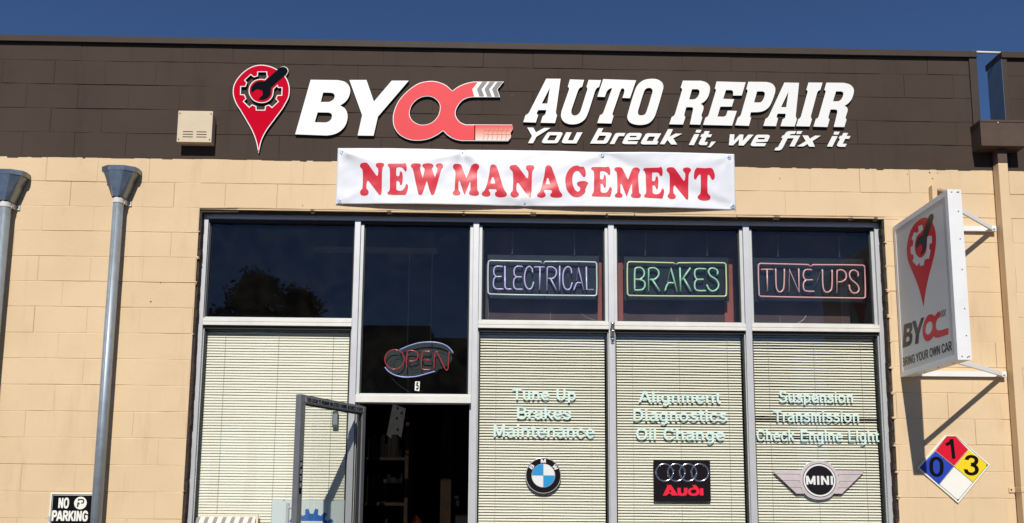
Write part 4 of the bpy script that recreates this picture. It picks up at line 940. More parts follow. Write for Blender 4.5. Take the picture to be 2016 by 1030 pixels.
for i in range(3):
    x = 633+i*28; y = 84-i*9
    fill('chevron_print', [fpx(f"{x+14},{y} {x+30},{y-5} {x+14},{y+45} {x+24},{y+92} {x+10},{y+97} {x},{y+50}", *BS)], .0003, SIDE(FX), 'sign_dark', bs_)
# wording follows the foot of the panel
pa, pb = PX(1765+88/7.357, 600+880/7.357, FX), PX(1765+808/7.357, 600+672/7.357, FX)
pc = PX(1765+88/7.357, 600+762/7.357, FX)
text('wording_print', 'BRING YOUR OWN CAR', -pa.y, -pb.y, (pa.z+pb.z)/2, (pa.z+pb.z)/2+(pc.z-pa.z)*1.02, SIDE(FX), 'sign_dark', bs_, w=.21, thick=.0003)
rvt = MB()
for z in (ZT-.02, ZT-.16, ZT-.36, ZT-.58, ZB+.36, ZB+.17, ZB+.02):
    rvt.disc((XE-.03, z), .004, YO_-.006, YO_-.003, 8)
for x in (XS+.03, XE-.02):
    for z in (ZT-.02, ZB+.025): rvt.disc((x, z), .004, YO_-.006, YO_-.003, 8)
rvt.build('rivets', 'screw', bs_)
rvt = MB()
for y in (-.70, -.5, -.3): rvt.tube([(XS+.035, y, ZB-.001), (XS+.035, y, ZB-.005)], .005, 8)
rvt.build('weep_plugs', 'screw', bs_)
def bar(mb, a, b, w, h):
    a, b = Vector(a), Vector(b); d = (b-a); L_ = d.length; d.normalize(); s = d.cross(Vector((0, 0, 1))).normalized()
    M4 = Matrix((d, s, Vector((0, 0, 1)))).transposed().to_4x4(); M4.translation = a
    mb.box(0, L_, -w/2, w/2, -h/2, h/2, M4)
for z in (ZT-.012, ZB+.028):
    q = MB(); bar(q, (XE+.0005, -.016, z), (7.556, -.016, z), .022, .040); q.build('wall_bar', 'cab_white', bs_, bevel=.002)
    q = MB(); bar(q, (XE-.004, -.605, z+.006), (7.535, -.030, z+.002), .014, .036); q.build('brace_bar', 'cab_white', bs_, bevel=.002)
    q = MB(); q.box(7.520, 7.566, -.040, -.0045, z-.022, z+.022); q.tube([(7.545, -.040, z), (7.545, -.050, z)], .009, 6); q.build('anchor', 'cab_white', bs_, bevel=.002)
# ================================================================== BEHIND AND ON THE GLASS
def blind(a, b, tilt, label, seed, lift=()):
    rr = random.Random(seed); YB = .1405; zt = TB0-.005
    t = thing('window_blind', label, 'blind', ((a+b)/2, YB, zt), 'mini blinds in the lower windows')
    MB().box(a+.012, b-.012, YB-.014, YB+.016, zt-.030, zt).build('head_rail', 'blind_rail', t, bevel=.002)
    s = MB(); z = zt-.046; pitch = .0219; hw = .0128
    while z > .30:
        n = 14; tl = tilt+rr.uniform(-.035, .035); dzr = rr.uniform(-.0008, .0008); sag = rr.uniform(0, .0012); ph = rr.random()*6
        for (lo, hi, da) in lift:
            if lo < z < hi: tl += da
        base = len(s.v); prof = []
        for k in range(4):
            u = (k/3-.5)*2; cv = .0022*(1-u*u)                     # shallow crown
            dy, dz = u*hw*math.cos(tl), u*hw*math.sin(tl)          # front edge (u=-1) low
            prof.append((dy-cv*math.sin(tl), dz+cv*math.cos(tl)))
        for i in range(n+1):
            x = a+.012+(b-a-.040)*i/n; w = sag*math.sin(i/n*math.pi*3+ph)+dzr*(i/n-.5)*2+.0006*rr.uniform(-1, 1)
            for (dy, dz) in prof: s.v.append((x, YB+dy, z+dz-w))
        for i in range(n):
            for k in range(3): p = base+i*4+k; s.f.append((p, p+4, p+5, p+1))
        z -= pitch
    s.build('slats', 'blind', t, smooth=True)
    for f in (.14, .5, .87):
        x = a+(b-a)*f; m_ = MB(); m_.tube([(x, YB-.0135, zt-.03), (x+.002, YB-.0135, 1.6), (x-.002, YB-.0135, .31)], .0010, 5); m_.build('ladder_cord', 'cord', t)
    MB().box(a+.014, b-.014, YB-.012, YB+.012, .268, .290).build('bottom_rail', 'blind', t, bevel=.002)
    return t
blind(bays[0][0], bays[0][1], 1.13, 'cream mini blind behind the open door and blue gear placard', 1)
blind(bays[2][0], bays[2][1], .84, 'cream mini blind behind the round blue and white emblem', 2)
blind(bays[3][0], bays[3][1], .84, 'cream mini blind behind the four ring emblem', 3)
blind(bays[4][0], bays[4][1], .80, 'cream mini blind with bent slats behind the winged emblem', 4, ((2.02, 2.045, -.5), (1.885, 1.91, -.5), (2.6, 2.65, -.2)))

# ---- window lettering, cut vinyl on the outside of the glass
VY = GY-.0042
def lettering(label, org, lines):
    t = thing('window_lettering', label, 'lettering', P(org[0], org[1], VY), 'lines of service lettering on the windows')
    for s, u0, u1, vb, vt_ in lines:
        tot = sum(.30 if ch == ' ' else GLY[ch][0] for ch in s)-.16; cur = 0.0; ws = []
        for wd in s.split(' '):                                # every word its own cut piece
            n_ = sum(GLY[ch][0] for ch in wd); ws.append((wd, u0+(u1-u0)*max(0, cur)/tot, u0+(u1-u0)*min(tot, cur+n_-.16)/tot)); cur += n_+.30
        for wd, ua, ub in (ws if len(ws) > 1 else ()):
            a, b = P(ua, vb, VY), P(ub, vb, VY); c = P((u0+u1)/2, vt_, VY); m0 = P((u0+u1)/2, vb, VY)
            text('text_word', wd, a.x, b.x, m0.z, c.z, WALL(VY), 'vinyl_mint', t, w=.145, thick=.0006)
        if len(ws) > 1: continue
        a, b = P(u0, vb, VY), P(u1, vb, VY); c = P((u0+u1)/2, vt_, VY); m0 = P((u0+u1)/2, vb, VY)
        text('text_line', s, a.x, b.x, m0.z, c.z, WALL(VY), 'vinyl_mint', t, w=.145, thick=.0006)
    return t
c5 = lambda x, y: (930+x/2.641, 640+y/2.641); c6 = lambda x, y: (1190+x/2.64, 640+y/2.64); c7 = lambda x, y: (1460+x/2.642, 640+y/2.642)
def lines(cf, L_): return [(s, cf(x0, 0)[0], cf(x1, 0)[0], cf(0, yb)[1], cf(0, yt)[1]) for s, x0, x1, yb, yt in L_]
lettering('pale vinyl words Tune Up Brakes Maintenance on the glass', c5(370, 590), lines(c5, [('Tune Up', 208, 538, 390, 330), ('Brakes', 232, 514, 487, 425), ('Maintenance', 110, 636, 583, 520)]))
lettering('pale vinyl words Alignment Diagnostics Oil Change on the glass', c6(390, 600), lines(c6, [('Alignment', 177, 605, 403, 345), ('Diagnostics', 150, 640, 500, 438), ('Oil Change', 165, 627, 598, 536)]))
lettering('pale vinyl words Suspension Transmission Check Engine Light on the glass', c7(390, 610), lines(c7, [('Suspension', 195, 580, 403, 343), ('Transmission', 167, 612, 505, 443), ('Check Engine Light', 80, 716, 605, 546)]))

# ---- round emblem
EY = VY
def ep(cx0, cy0, sc): return lambda x, y: P(cx0+x/sc, cy0+y/sc, EY)
e1 = ep(1020, 890, 10.3); cc = e1(510, 478); R0 = (e1(872, 478).x-e1(148, 478).x)/2
be = thing('round_car_emblem', 'round black ringed emblem with blue and white quarters on the glass', 'emblem', (cc.x, EY, cc.z-R0))
def disc(name, r, th, y, material, n=56, bevel=.0):
    pts = [(cc.x+r*math.cos(2*math.pi*k/n), cc.z+r*math.sin(2*math.pi*k/n)) for k in range(n)]
    return fill(name, [pts], th, WALL(y), material, be, bevel)
disc('silver_rim', R0, .010, EY, 'chrome', 64, .001); disc('black_ring', R0*.955, .0012, EY-.0098, 'badge_black', 64)
r1 = R0*.645; disc('inner_rim', r1*1.03, .0008, EY-.0110, 'chrome', 48)
for k, mt in enumerate(('badge_white', 'badge_blue', 'badge_white', 'badge_blue')):
    a0 = math.pi/2*k; g_ = r1*.022; gx, gz = (g_ if k in (0, 3) else -g_), (g_ if k in (0, 1) else -g_)
    pts = [(cc.x+gx, cc.z+gz)]+[(cc.x+gx+(r1-g_*1.4)*math.cos(a0+math.pi/2*i/14), cc.z+gz+(r1-g_*1.4)*math.sin(a0+math.pi/2*i/14)) for i in range(15)]
    fill('quarter', [pts], .0008, WALL(EY-.0117), mt, be)
for ch, an, hw in (('B', math.radians(143), .125), ('M', math.radians(90), .14), ('W', math.radians(35), .16)):
    rr = R0*.81; x, z = cc.x+rr*math.cos(an), cc.z+rr*math.sin(an); h = R0*.22; w_ = R0*hw
    text('letter', ch, x-w_, x+w_, z-h/2, z+h/2, WALL(EY-.0112), 'badge_white', be, w=.2, rot=an-math.pi/2)
# ---- four ring emblem
e2 = ep(1280, 890, 9.361); a, b = e2(68, 905), e2(1100, 158)
ae = thing('four_ring_emblem', 'black square placard with four silver rings and red lettering on the glass', 'emblem', ((a.x+b.x)/2, EY, a.z))
MB().box(a.x, b.x, EY-.006, EY, a.z, b.z).build('plate', 'badge_black', ae, bevel=.0008)
for xc in (262, 478, 694, 912):
    p0 = e2(xc, 380); ro = e2(xc+176, 380).x-p0.x; ri = ro*.78
    pts = [Vector((p0.x+ro*.89*math.cos(q), EY-.0075, p0.z+ro*.89*math.sin(q))) for q in [2*math.pi*k/48 for k in range(49)]]
    MB().tube(pts, [ro*.10]*49, 8).build('ring', 'chrome_bright', ae, smooth=True)
AUD = (1280, 890, 9.361); SY = EY-.0065
for ts in (["232,802 318,622 305,608 385,608 520,802 400,802 378,768 330,768 312,802", "345,738 370,690 395,738"],
           ["502,660 565,660 568,740~ 590,765~ 620,750 622,660 688,660 688,740~ 665,795~ 590,808~ 520,795~ 502,730"],
           ["770,608 840,608 885,660~ 912,730~ 890,785~ 810,808~ 720,790~ 695,735~ 715,680~ 790,655 800,640", "800,690~ 845,705~ 850,740~ 805,765~ 755,748~ 755,708~"],
           ["915,668 980,668 985,802 915,802"]):
    fill('letter', [px(t_, *AUD) for t_ in ts], .0010, WALL(EY-.0058), 'audi_red', ae)
# ---- winged emblem
WG = (1520, 890, 9.363); SY = EY-.006; e3 = ep(1520, 890, 9.363)
we_ = thing('winged_car_emblem', 'silver winged round emblem with a black centre on the glass', 'emblem', e3(868, 900))
fill('wings', [px("20,340 545,345 590,270~ 680,190~ 850,160~ 1030,190~ 1130,275~ 1180,345 1700,350 1660,405 1290,768 1140,768 1060,840~ 870,882~ 690,840~ 600,768 455,768 70,405", *WG)], .006, WALL(EY), 'rose_silver', we_, .0008)
c3 = e3(868, 522)
def dsc(name, rp, th, y, mt, n=48):
    r = rp/9.363*(e3(9.363, 0).x-e3(0, 0).x)
    fill(name, [[(c3.x+r*math.cos(2*math.pi*k/n), c3.z+r*math.sin(2*math.pi*k/n)) for k in range(n)]], th, WALL(y), mt, we_)
dsc('rim_plate', 350, .0009, EY-.0050, 'silver_white'); dsc('rim_line', 308, .0008, EY-.0058, 'badge_black'); dsc('silver_ring', 296, .0008, EY-.0064, 'badge_white'); dsc('black_centre', 266, .0008, EY-.0070, 'badge_black')
a, b = e3(622, 602), e3(1110, 444)
text('wording', 'MINI', a.x, b.x, a.z, b.z, WALL(EY-.0078), 'badge_white', we_, w=.175)
fe = MB()
for l_ in ([(75,405),(510,412),(512,455)], [(190,525),(500,530),(512,580)], [(325,650),(530,652),(548,702)], [(1650,415),(1215,418),(1220,455)], [(1540,540),(1240,540),(1236,582)], [(1415,660),(1218,658),(1205,700)]):
    q = [(lambda w: (w.x, w.z))(e3(*p_)) for p_ in l_]
    for i_ in range(len(q)-1): stroke_wall(fe, q[i_:i_+2], .0024, EY-.0064-.0001*i_)
fe.build('feather_lines', 'badge_black', we_)

# ---- neon signs
NY = .205
def neon_board(nm, label, org, sc, corners, chains, cover):
    t = thing(nm, label, 'neon sign', P(org[0]+corners[3][0]/sc, org[1]+corners[3][1]/sc, NY), 'neon signs hung inside the upper windows')
    pts = [(lambda w: (w.x, w.z))(P(org[0]+x/sc, org[1]+y/sc, NY+.03)) for x, y in corners]
    fill('back_board', [pts], .012, WALL(NY+.045), 'board', t, .001)
    ed = MB()
    for i in (0, 2):
        a, b = pts[i], pts[(i+1) % 4]; stroke_wall(ed, [a, b], .0035, NY+.0322)
    ed.build('board_edge', 'wire', t)
    for (x0, y0), (x1, y1) in chains:
        a, b = P(org[0]+x0/sc, org[1]+y0/sc, NY+.02), P(org[0]+x1/sc, org[1]+y1/sc, NY+.02); m_ = MB()
        ztop = HZ0-.02; a.z = max(a.z, min(ztop, a.z+.05)); n = int((a.z-b.z)/.0125)
        for i in range(n):
            z = b.z+(a.z-b.z)*(i+.5)/n; x = b.x+(a.x-b.x)*(i+.5)/n; h, w = .0085, .0036
            lk = [Vector((math.cos(q)*w, 0, math.sin(q)*h)) for q in [2*math.pi*k/8 for k in range(9)]]
            if i % 2: lk = [Vector((0, v.x, v.z)) for v in lk]
            m_.tube([Vector((x, NY+.02, z))+v for v in lk], .0011, 4, False)
        m_.tube([(b.x-.006, NY+.02, b.z-.004), (b.x, NY+.014, b.z+.012), (b.x+.006, NY+.02, b.z-.004)], .0022, 6)
        m_.build('chain', 'chain', t)
    return t
def tubes(t, nm, org, sc, paths, r, material, y=None, sub=7):
    y = NY if y is None else y
    m_ = MB()
    for s in paths:
        cl = s.endswith('z'); pts = trace(s.rstrip('z '), org[0], org[1], sc, closed=cl, sub=sub)
        w = [P(u, v, y) for u, v in pts]
        if cl: w.append(w[0])
        d = []                                                 # drop doubled points
        for q in w:
            if not d or (q-d[-1]).length > .0008: d.append(q)
        m_.tube(d, r, 8)
        if not cl:
            for e in (d[0], d[-1]): m_.tube([e, e+Vector((0, .028, 0))], r*.8, 8)     # ends turn back to the board
    return m_.build(nm, material, t, smooth=True)
def supports(t, org, sc, pts):
    m_ = MB()
    for x, y in pts: q = P(org[0]+x/sc, org[1]+y/sc, NY); m_.tube([q, q+Vector((0, .034, 0))], .004, 6); m_.tube([q+Vector((-.006, -.0005, 0)), q+Vector((.006, -.0005, 0))], .0015, 5)
    m_.build('tube_stands', 'smoke', t)
def wires(t, org, sc, ps, yy=.0):
    m_ = MB()
    for s in ps: m_.tube([P(u, v, NY+.018+yy) for u, v in trace(s, org[0], org[1], sc, closed=False)], .0016, 5)
    m_.build('wires', 'wire', t)
def letters(t, org, sc, groups, r, mt):
    for g in groups: tubes(t, 'letter_tube', org, sc, g, r, mt)
O1 = (930, 430); sc1 = 4.293
n1 = neon_board('neon_sign', 'unlit neon sign ELECTRICAL with lavender letters on a black board', O1, sc1, [(128,310),(1070,320),(1065,695),(128,682)], [((337,125),(337,300)), ((863,110),(863,305))], None)
letters(n1, O1, sc1, [["255,408 200,408~ 183,430~ 183,470~ 200,492~ 245,493", "200,494~ 182,515~ 180,575~ 200,596~ 258,598"], ["275,405 275,580 290,597~ 328,598"], ["422,408 375,408~ 355,430~ 355,475~ 372,494~ 415,496", "372,497~ 352,518~ 352,580~ 370,598~ 422,600"],
 ["508,458 503,425~ 480,408~ 455,430~ 440,500~ 450,570~ 475,598~ 500,590~ 518,540"], ["525,412 608,412", "572,412 568,600"], ["630,605 635,412 680,414~ 708,440~ 705,482~ 680,508~ 645,508", "660,508 708,603"], ["738,405 737,605"], ["838,465 832,425~ 805,410~ 775,440~ 765,510~ 775,580~ 800,603~ 825,595~ 843,545"], ["880,520 895,415 940,603", "915,546 885,546~ 872,568~ 858,605"], ["963,412 965,602 1020,603"]], .0062, 'tube_lav')
tubes(n1, 'border_tube', O1, sc1, ["585,375 575,366 152,358 135,370~ 132,625 148,641~ 1035,655 1050,642~ 1050,385 1035,371~ 615,366 605,378"], .0062, 'tube_pale', sub=4)
supports(n1, O1, sc1, [(300,362),(900,370),(250,645),(945,652),(610,648),(200,595),(390,600),(730,605),(800,603)])
wires(n1, O1, sc1, ["200,440~ 320,400~ 450,430~ 560,395~", "600,380~ 760,390~ 960,420~ 1000,490~", "240,600~ 400,612~ 600,608~"])
O2 = (1190, 430)
n2 = neon_board('neon_sign', 'unlit neon sign BRAKES with green letters and yellow border', O2, sc1, [(165,325),(1050,335),(1055,702),(165,690)], [((346,148),(345,308)), ((872,160),(868,312))], None)
letters(n2, O2, sc1, [["255,610 258,430~ 275,418~ 310,420~ 335,450~ 330,490~ 300,515~ 262,516", "300,518~ 335,535~ 342,570~ 320,602~ 255,608"], ["373,612 375,424 420,420~ 455,445~ 455,485~ 425,515~ 390,518", "405,520 465,612"], ["535,530 560,420 612,612", "582,547 545,546~ 530,562~ 512,612"], ["643,612 638,420", "725,420 655,520", "672,510 730,612"], ["855,428 785,428~ 765,445~ 765,490~ 782,515~ 835,516", "782,518~ 765,540~ 765,592~ 785,610~ 855,612"], ["955,475 955,445~ 930,425~ 895,425~ 880,450~ 895,485~ 945,520~ 965,560~ 950,600~ 910,615~ 880,595~ 867,565"]], .0072, 'tube_green')
tubes(n2, 'border_tube', O2, sc1, ["595,384 580,377 212,368 195,382~ 194,640 210,653~ 1015,660 1030,648~ 1026,392 1010,378~ 628,377 612,385"], .0064, 'tube_yellow', sub=4)
supports(n2, O2, sc1, [(348,370),(862,378),(300,652),(925,657),(610,655),(350,612),(480,615),(745,618)])
wires(n2, O2, sc1, ["250,590~ 350,520~ 480,560~", "560,400~ 700,410~ 860,480~ 980,470~", "640,620~ 800,600~ 940,560~"])
O3 = (1460, 430)
n3 = neon_board('neon_sign', 'unlit neon sign TUNE UPS with pink letters and pink border', O3, sc1, [(100,335),(1075,345),(1075,715),(110,702)], [((308,165),(308,320)), ((826,165),(828,325))], None)
letters(n3, O3, sc1, [["170,432 265,432", "215,432 218,612"], ["288,428 293,580~ 310,618~ 335,620~ 355,590~ 362,430"], ["402,615 402,430 485,625 483,428"], ["592,435 545,435~ 525,455~ 525,500~ 545,520~ 600,520", "545,522~ 525,545~ 525,600~ 545,615~ 613,618"], ["683,435 688,580~ 705,620~ 735,622~ 760,595~ 765,438"], ["805,625 808,440 850,438~ 880,465~ 880,510~ 850,535~ 820,538"], ["985,490 982,460~ 955,440~ 925,445~ 912,475~ 925,515~ 975,560~ 992,600~ 975,628~ 940,630~ 915,600~ 910,565"]], .0064, 'tube_pink')
tubes(n3, 'border_tube', O3, sc1, ["575,400 560,392 158,382 142,396~ 147,648 162,660~ 1030,676 1045,662~ 1041,412 1026,398~ 605,393 590,402"], .0064, 'tube_pink', sub=4)
tubes(n3, 'painted_tube', O3, sc1, ["665,455 612,605"], .0050, 'tube_dim')
supports(n3, O3, sc1, [(275,382),(885,394),(230,665),(950,670),(320,625),(555,622),(690,622),(915,635)])
wires(n3, O3, sc1, ["190,540~ 230,610~ 270,560~ 290,480~", "450,460~ 600,440~ 800,420~ 960,580~"])
for t_, o_, ps_ in ((n1, O1, ("132,690~ 136,780~ 132,865", "658,790~ 660,830~ 652,868", "920,803~ 960,835~ 1040,862")), (n2, O2, ("620,845~ 618,865~ 628,885",)), (n3, O3, ("322,820~ 326,860~ 328,900", "545,822~ 520,858~ 460,895"))):
    for s in ps_: MB().tube([P(u, v, .150) for u, v in trace(s, o_[0], o_[1], sc1, closed=False)], .0013, 5).build('loose_wire', 'chain', t_)
# OPEN sign over the door
O4 = (740, 660); sc4 = 8.582
n4 = thing('neon_sign', 'neon OPEN sign with red letters inside a broken blue oval above the door', 'neon sign', P(823, 745, NY), 'neon signs hung inside the upper windows')
tubes(n4, 'letter_tube', O4, sc4, ["315,245~ 430,293~ 480,410~ 430,525~ 315,578~ 200,525~ 150,410~ 200,293~ z"], .0043, 'tube_red')
tubes(n4, 'letter_tube', O4, sc4, ["520,580 530,295~ 552,267~ 640,265~ 700,300~ 710,360~ 690,410~ 650,435~ 555,438"], .0043, 'tube_red')
tubes(n4, 'letter_tube', O4, sc4, ["925,276 815,272~ 787,292~ 770,555~ 800,578~ 920,582", "800,420 945,426"], .0043, 'tube_red')
tubes(n4, 'letter_tube', O4, sc4, ["980,580 998,305~ 1020,280~ 1042,302~ 1170,570~ 1200,592~ 1220,560~ 1240,280"], .0043, 'tube_red')
tubes(n4, 'oval_tube', O4, sc4, ["410,245~ 560,180~ 740,130~ 920,118~ 1080,135~ 1200,185~ 1270,250~ 1305,300~", "155,545~ 210,610~ 310,670~ 440,705~ 560,710~ 700,695~ 830,660~ 995,612~"], .0052, 'tube_blue')
pts = [(lambda w: (w.x, w.z))(P(740+x/sc4, 660+y/sc4, NY+.04)) for x, y in trace("200,290~ 420,225~ 700,140~ 950,125~ 1180,190~ 1290,320~ 1230,500~ 1010,600~ 760,680~ 500,710~ 280,660~ 180,540~ 160,400~")]
fill('clear_backing', [pts], .004, WALL(NY+.045), 'smoke', n4)
wires(n4, O4, sc4, ["200,440~ 300,370~ 400,360~ 450,400~", "200,500~ 330,400~ 400,300~", "560,380~ 700,385~ 720,250~ 900,225~ 1100,250~ 1230,300~", "560,500~ 680,540~ 760,470~ 700,450~ 560,480~", "800,540~ 940,545~ 950,440~ 900,320~", "1020,430~ 1100,520~ 1190,460~", "1020,480~ 1060,560~ 1010,640~", "320,440~ 310,560~ 480,590~ 800,570~"])
supports(n4, O4, sc4, [(480,260),(945,140),(300,620),(800,640),(1240,300),(520,570),(920,575)])
hw = MB()
for x0, x1 in (((535), (540)), ((925), (930))):
    a = P(740+x0/sc4, 672, NY+.02); b = P(740+x1/sc4, 660+(180 if x0 < 700 else 130)/sc4, NY+.02); hw.tube([(a.x, a.y, HZ0-.03), a, b], .0010, 5)
hw.build('hanging_wires', 'smoke', n4)
cb = MB(); cb.tube([P(740+x/sc4, 660+y/sc4, NY-.01) for x, y in trace("270,720~ 340,800~ 440,880~ 530,940~ 620,1000~", closed=False)], .0016, 5)
cb.tube([P(740+545/sc4, 660+720/sc4, NY), P(740+540/sc4, 660+1000/sc4, NY)], .0010, 5); cb.build('power_cord', 'smoke', n4)
# unit number sticker
a, b = P(740+655/sc4, 660+940/sc4, VY), P(740+745/sc4, 660+782/sc4, VY)
nb = thing('unit_number_sticker', 'small white sticker with a black number 5 on the window over the door', 'sticker', ((a.x+b.x)/2, VY, a.z))
fill('sticker', [[(a.x, a.z+.003), (b.x-.004, a.z-.002), (b.x, b.z-.001), (a.x+.003, b.z)]], .0006, WALL(VY), 'dia_white', nb)
text('number', '5', a.x+.009, b.x-.009, a.z+.010, b.z-.009, WALL(VY-.0007), 'black', nb, w=.23)

# ---- boards covering the upper windows behind the neon
def cover(i, org, panel, strips, label):
    t = thing('window_cover', label, 'board', P(org[0]+panel[0]/sc1, org[1]+panel[3]/sc1, .33), 'dark boards behind the neon signs')
    a, b = P(org[0]+panel[0]/sc1, org[1]+panel[3]/sc1, .33), P(org[0]+panel[2]/sc1, org[1]+panel[1]/sc1, .33)
    MB().box(a.x, b.x, .330, .338, a.z, min(b.z, 3.66)).build('panel', 'cover', t)
    for k, s in enumerate(strips):
        a, b = P(org[0]+s[0]/sc1, org[1]+s[3]/sc1, .322), P(org[0]+s[2]/sc1, org[1]+s[1]/sc1, .322)
        MB().box(a.x, b.x, .316+.001*k, .329, a.z, b.z).build('batten', 'batten', t, bevel=.002)
cover(2, O1, (60, 40, 1120, 930), [(1058, 305, 1108, 930), (140, 293, 232, 330)], 'dark board with a red brown strip behind the ELECTRICAL sign')
cover(3, O2, (80, 50, 1125, 940), [(90, 318, 153, 930), (1018, 338, 1097, 940)], 'dark board with two red brown strips behind the BRAKES sign')
cover(4, O3, (60, 60, 880, 960), [(72, 335, 100, 465)], 'dark board behind the TUNE UPS sign')

# ---- things in the left window
PY = .128
a = P(532, 1030, PY); tl_ = P(536, 984, PY); tr_ = P(679, 983, PY)
gp = thing('gear_placard', 'pale placard with a blue gear behind the glass of the left window', 'placard', (2.15, PY, .95))
px0, px1, pz1, pz0 = tl_.x, tr_.x+.028, tl_.z, .78
MB().box(px0, px1, PY, PY+.004, pz0, pz1).build('board', 'gear_board', gp, bevel=.001)
gc = P(612, 1052, PY); gr = P(657, 1052, PY).x-gc.x; gpts = []
NT = 16
for k in range(NT):
    for f, r in ((-.30, .80), (-.17, 1.0), (.17, 1.0), (.30, .80)):
        an = 2*math.pi*(k+.5+f)/NT; gpts.append((gc.x+gr*1.12*r*math.cos(an), gc.z+gr*1.12*r*math.sin(an)))
fill('gear', [gpts], .0008, WALL(PY), 'gear_blue', gp)
z1 = P(612, 1026, PY).z
MB().box(gc.x-gr*.62, gc.x+gr*.52, PY-.0018, PY-.0008, z1-.15, z1).build('centre_panel', 'gear_board', gp, bevel=.0)
q = MB()
for u, v in ((559, 985), (656, 985)): w = P(u, v, PY); q.disc((w.x, w.z), .004, PY-.003, PY, 8)
q.build('screw_heads', 'screw', gp)
a, b = P(392, 1012, .095), P(509, 1011, .095)
sc__ = thing('striped_cushion', 'cream box with a grey striped cloth front standing in the left window', 'cushion', ((a.x+b.x)/2, .14, .9))
MB().box(a.x, b.x, .088, .106, .1005, a.z).build('frame', 'stripe_frame', sc__, bevel=.003)
q = MB(); n = 8; xa, xb = a.x-.012, b.x-.018
prof = [(.0875, a.z-.022), (.080, a.z-.028), (.060, a.z-.07), (.050, a.z-.14), (.048, a.z-.34), (.0875, a.z-.36)]
for i, (yy, zz) in enumerate(prof):
    dr_ = -.10*(prof[0][1]-zz); q.v += [(max(xa+dr_*0, 0)+.010*(i == 0), yy, zz), (xb-.012*(i == 0), yy, zz)]
for i in range(len(prof)-1): q.f.append((2*i+2, 2*i+3, 2*i+1, 2*i))
cl_ = q.build('striped_cloth', 'stripe', sc__, smooth=True)
uvl = cl_.data.uv_layers.new(name='UVMap'); off = LOC[cl_.name]
for lp in cl_.data.loops:
    c = cl_.data.vertices[lp.vertex_index].co+off; uvl.data[lp.index].uv = ((c.x-xa)/(xb-xa)+.42*(prof[0][1]-c.z), 0)
# small reader stuck to the glass
a, b = P(654, 842, GY), P(666.5, 809.5, GY)
rd = thing('window_sensor', 'small grey rectangular sensor on the left window beside the door', 'sensor', ((a.x+b.x)/2, GY, a.z))
MB().box(a.x, b.x, GY-.012, GY-.0032, a.z, b.z).build('bezel', mat('sensor_grey', (.06, .075, .075), .5), rd, bevel=.001)
MB().box(a.x+.007, b.x-.006, GY-.0130, GY-.0118, a.z+.022, b.z-.022).build('lens', mat('sensor_lens', (.22, .27, .28), .4), rd)
# ---- flag holder bracket on the middle mullion
fb = P(1206, 655, FY-.01); bk = thing('flag_bracket', 'small chrome twin tube flag bracket on the mullion below ELECTRICAL', 'bracket', (fb.x, FY, fb.z-.06))
q = MB(); q.tube([(fb.x, FY-.001, P(1206, 676, FY).z), (fb.x, FY-.004, P(1206, 674, FY).z), (fb.x, FY-.006, P(1206, 668, FY).z)], [.006, .014, .016], 12); q.box(fb.x-.016, fb.x+.016, FY-.007, FY-.0005, P(1206, 670, FY).z, P(1206, 640, FY).z); q.build('plate', 'chrome_bright', bk, bevel=.002)
for v in (636, 650):
    c = P(1206, v, FY-.02); q = MB(); n = 16
    q.tube([(c.x, FY-.004, c.z-.045), (c.x, FY-.030, c.z)], .019, n, False); q.tube([(c.x, FY-.030, c.z), (c.x, FY-.006, c.z-.042)], .0145, n, True)
    q.build('socket_tube', 'chrome_bright', bk, smooth=True)
q = MB(); q.disc((fb.x, P(1206, 668, FY).z), .006, FY-.012, FY-.006, 8); q.build('bolt', 'strap', bk)

# ---- inside, behind the left upper glass
a, b = P(621, 495, 1.6), P(700, 489, 1.6)
fl = thing('ceiling_lamp', 'unlit strip lamp hanging inside behind the upper left glass', 'lamp', (a.x, 1.6, a.z))
MB().box(a.x, a.x+1.2, 1.55, 1.65, a.z, b.z).build('lamp_body', mat('dim_lamp', (.22, .21, .19), .6), fl, bevel=.004)
for dx in (.15, 1.05): MB().tube([(a.x+dx, 1.6, b.z), (a.x+dx, 1.6, 3.9)], .003, 5).build('hanger', 'wire', fl)
# ---- inside the doorway
def inp(u, v, y): return P(u, v, y)
ps = thing('hanging_notice', 'dim grey notice board hanging at a slant inside the doorway', 'notice', inp(782, 880, 1.1))
pts = [(lambda w: (w.x, w.z))(inp(560+x/3.815, 760+y/3.815, 1.1)) for x, y in ((815, 135), (912, 170), (868, 455), (768, 368))]
fill('sheet', [pts], .006, WALL(1.1), mat('dim_notice', (.042, .042, .043), .9, 0, .03, .3, 14), ps)
sp = MB()
for x, y in ((850, 165), (845, 240), (850, 325), (880, 200)): w = inp(560+x/3.815, 760+y/3.815, 1.09); sp.disc((w.x, w.z), .012, 1.088, 1.0935, 7)
sp.build('printed_spots', 'black', ps)
rk = thing('shelf_rack', 'dark shelf rack with papers standing inside the doorway', 'shelf', (2.55, .9, .012))
q = MB()
for x in (2.34, 2.80): q.box(x, x+.03, .85, 1.25, .012, 2.05)
q.build('uprights', 'wood_dark', rk)
for z in (.5, .95, 1.33, 1.72): MB().box(2.371, 2.799, .86, 1.24, z, z+.025).build('shelf', 'wood_dark', rk)
rr = random.Random(4)
for z in (.975, 1.355, 1.745):
    x = 2.39; g = 0
    while x < 2.77:
        w = rr.uniform(.012, .05); h = rr.uniform(.12, .26); g += 1
        o = MB().box(x, x+w-.003, .89, 1.12, z+.0005, z+h).build('binder', mat('binder_%d_%d' % (int(z*100), g), (lambda g_: (g_, g_*.95, g_*.9))(rr.choice((.004, .007, .014))), .9, 0, .03), None)
        o['label'] = 'dim binder on the shelf rack inside the doorway'; o['category'] = 'binder'; o['group'] = 'binders on the shelf rack'
        x += w
nt_ = inp(898, 978, 2.6)
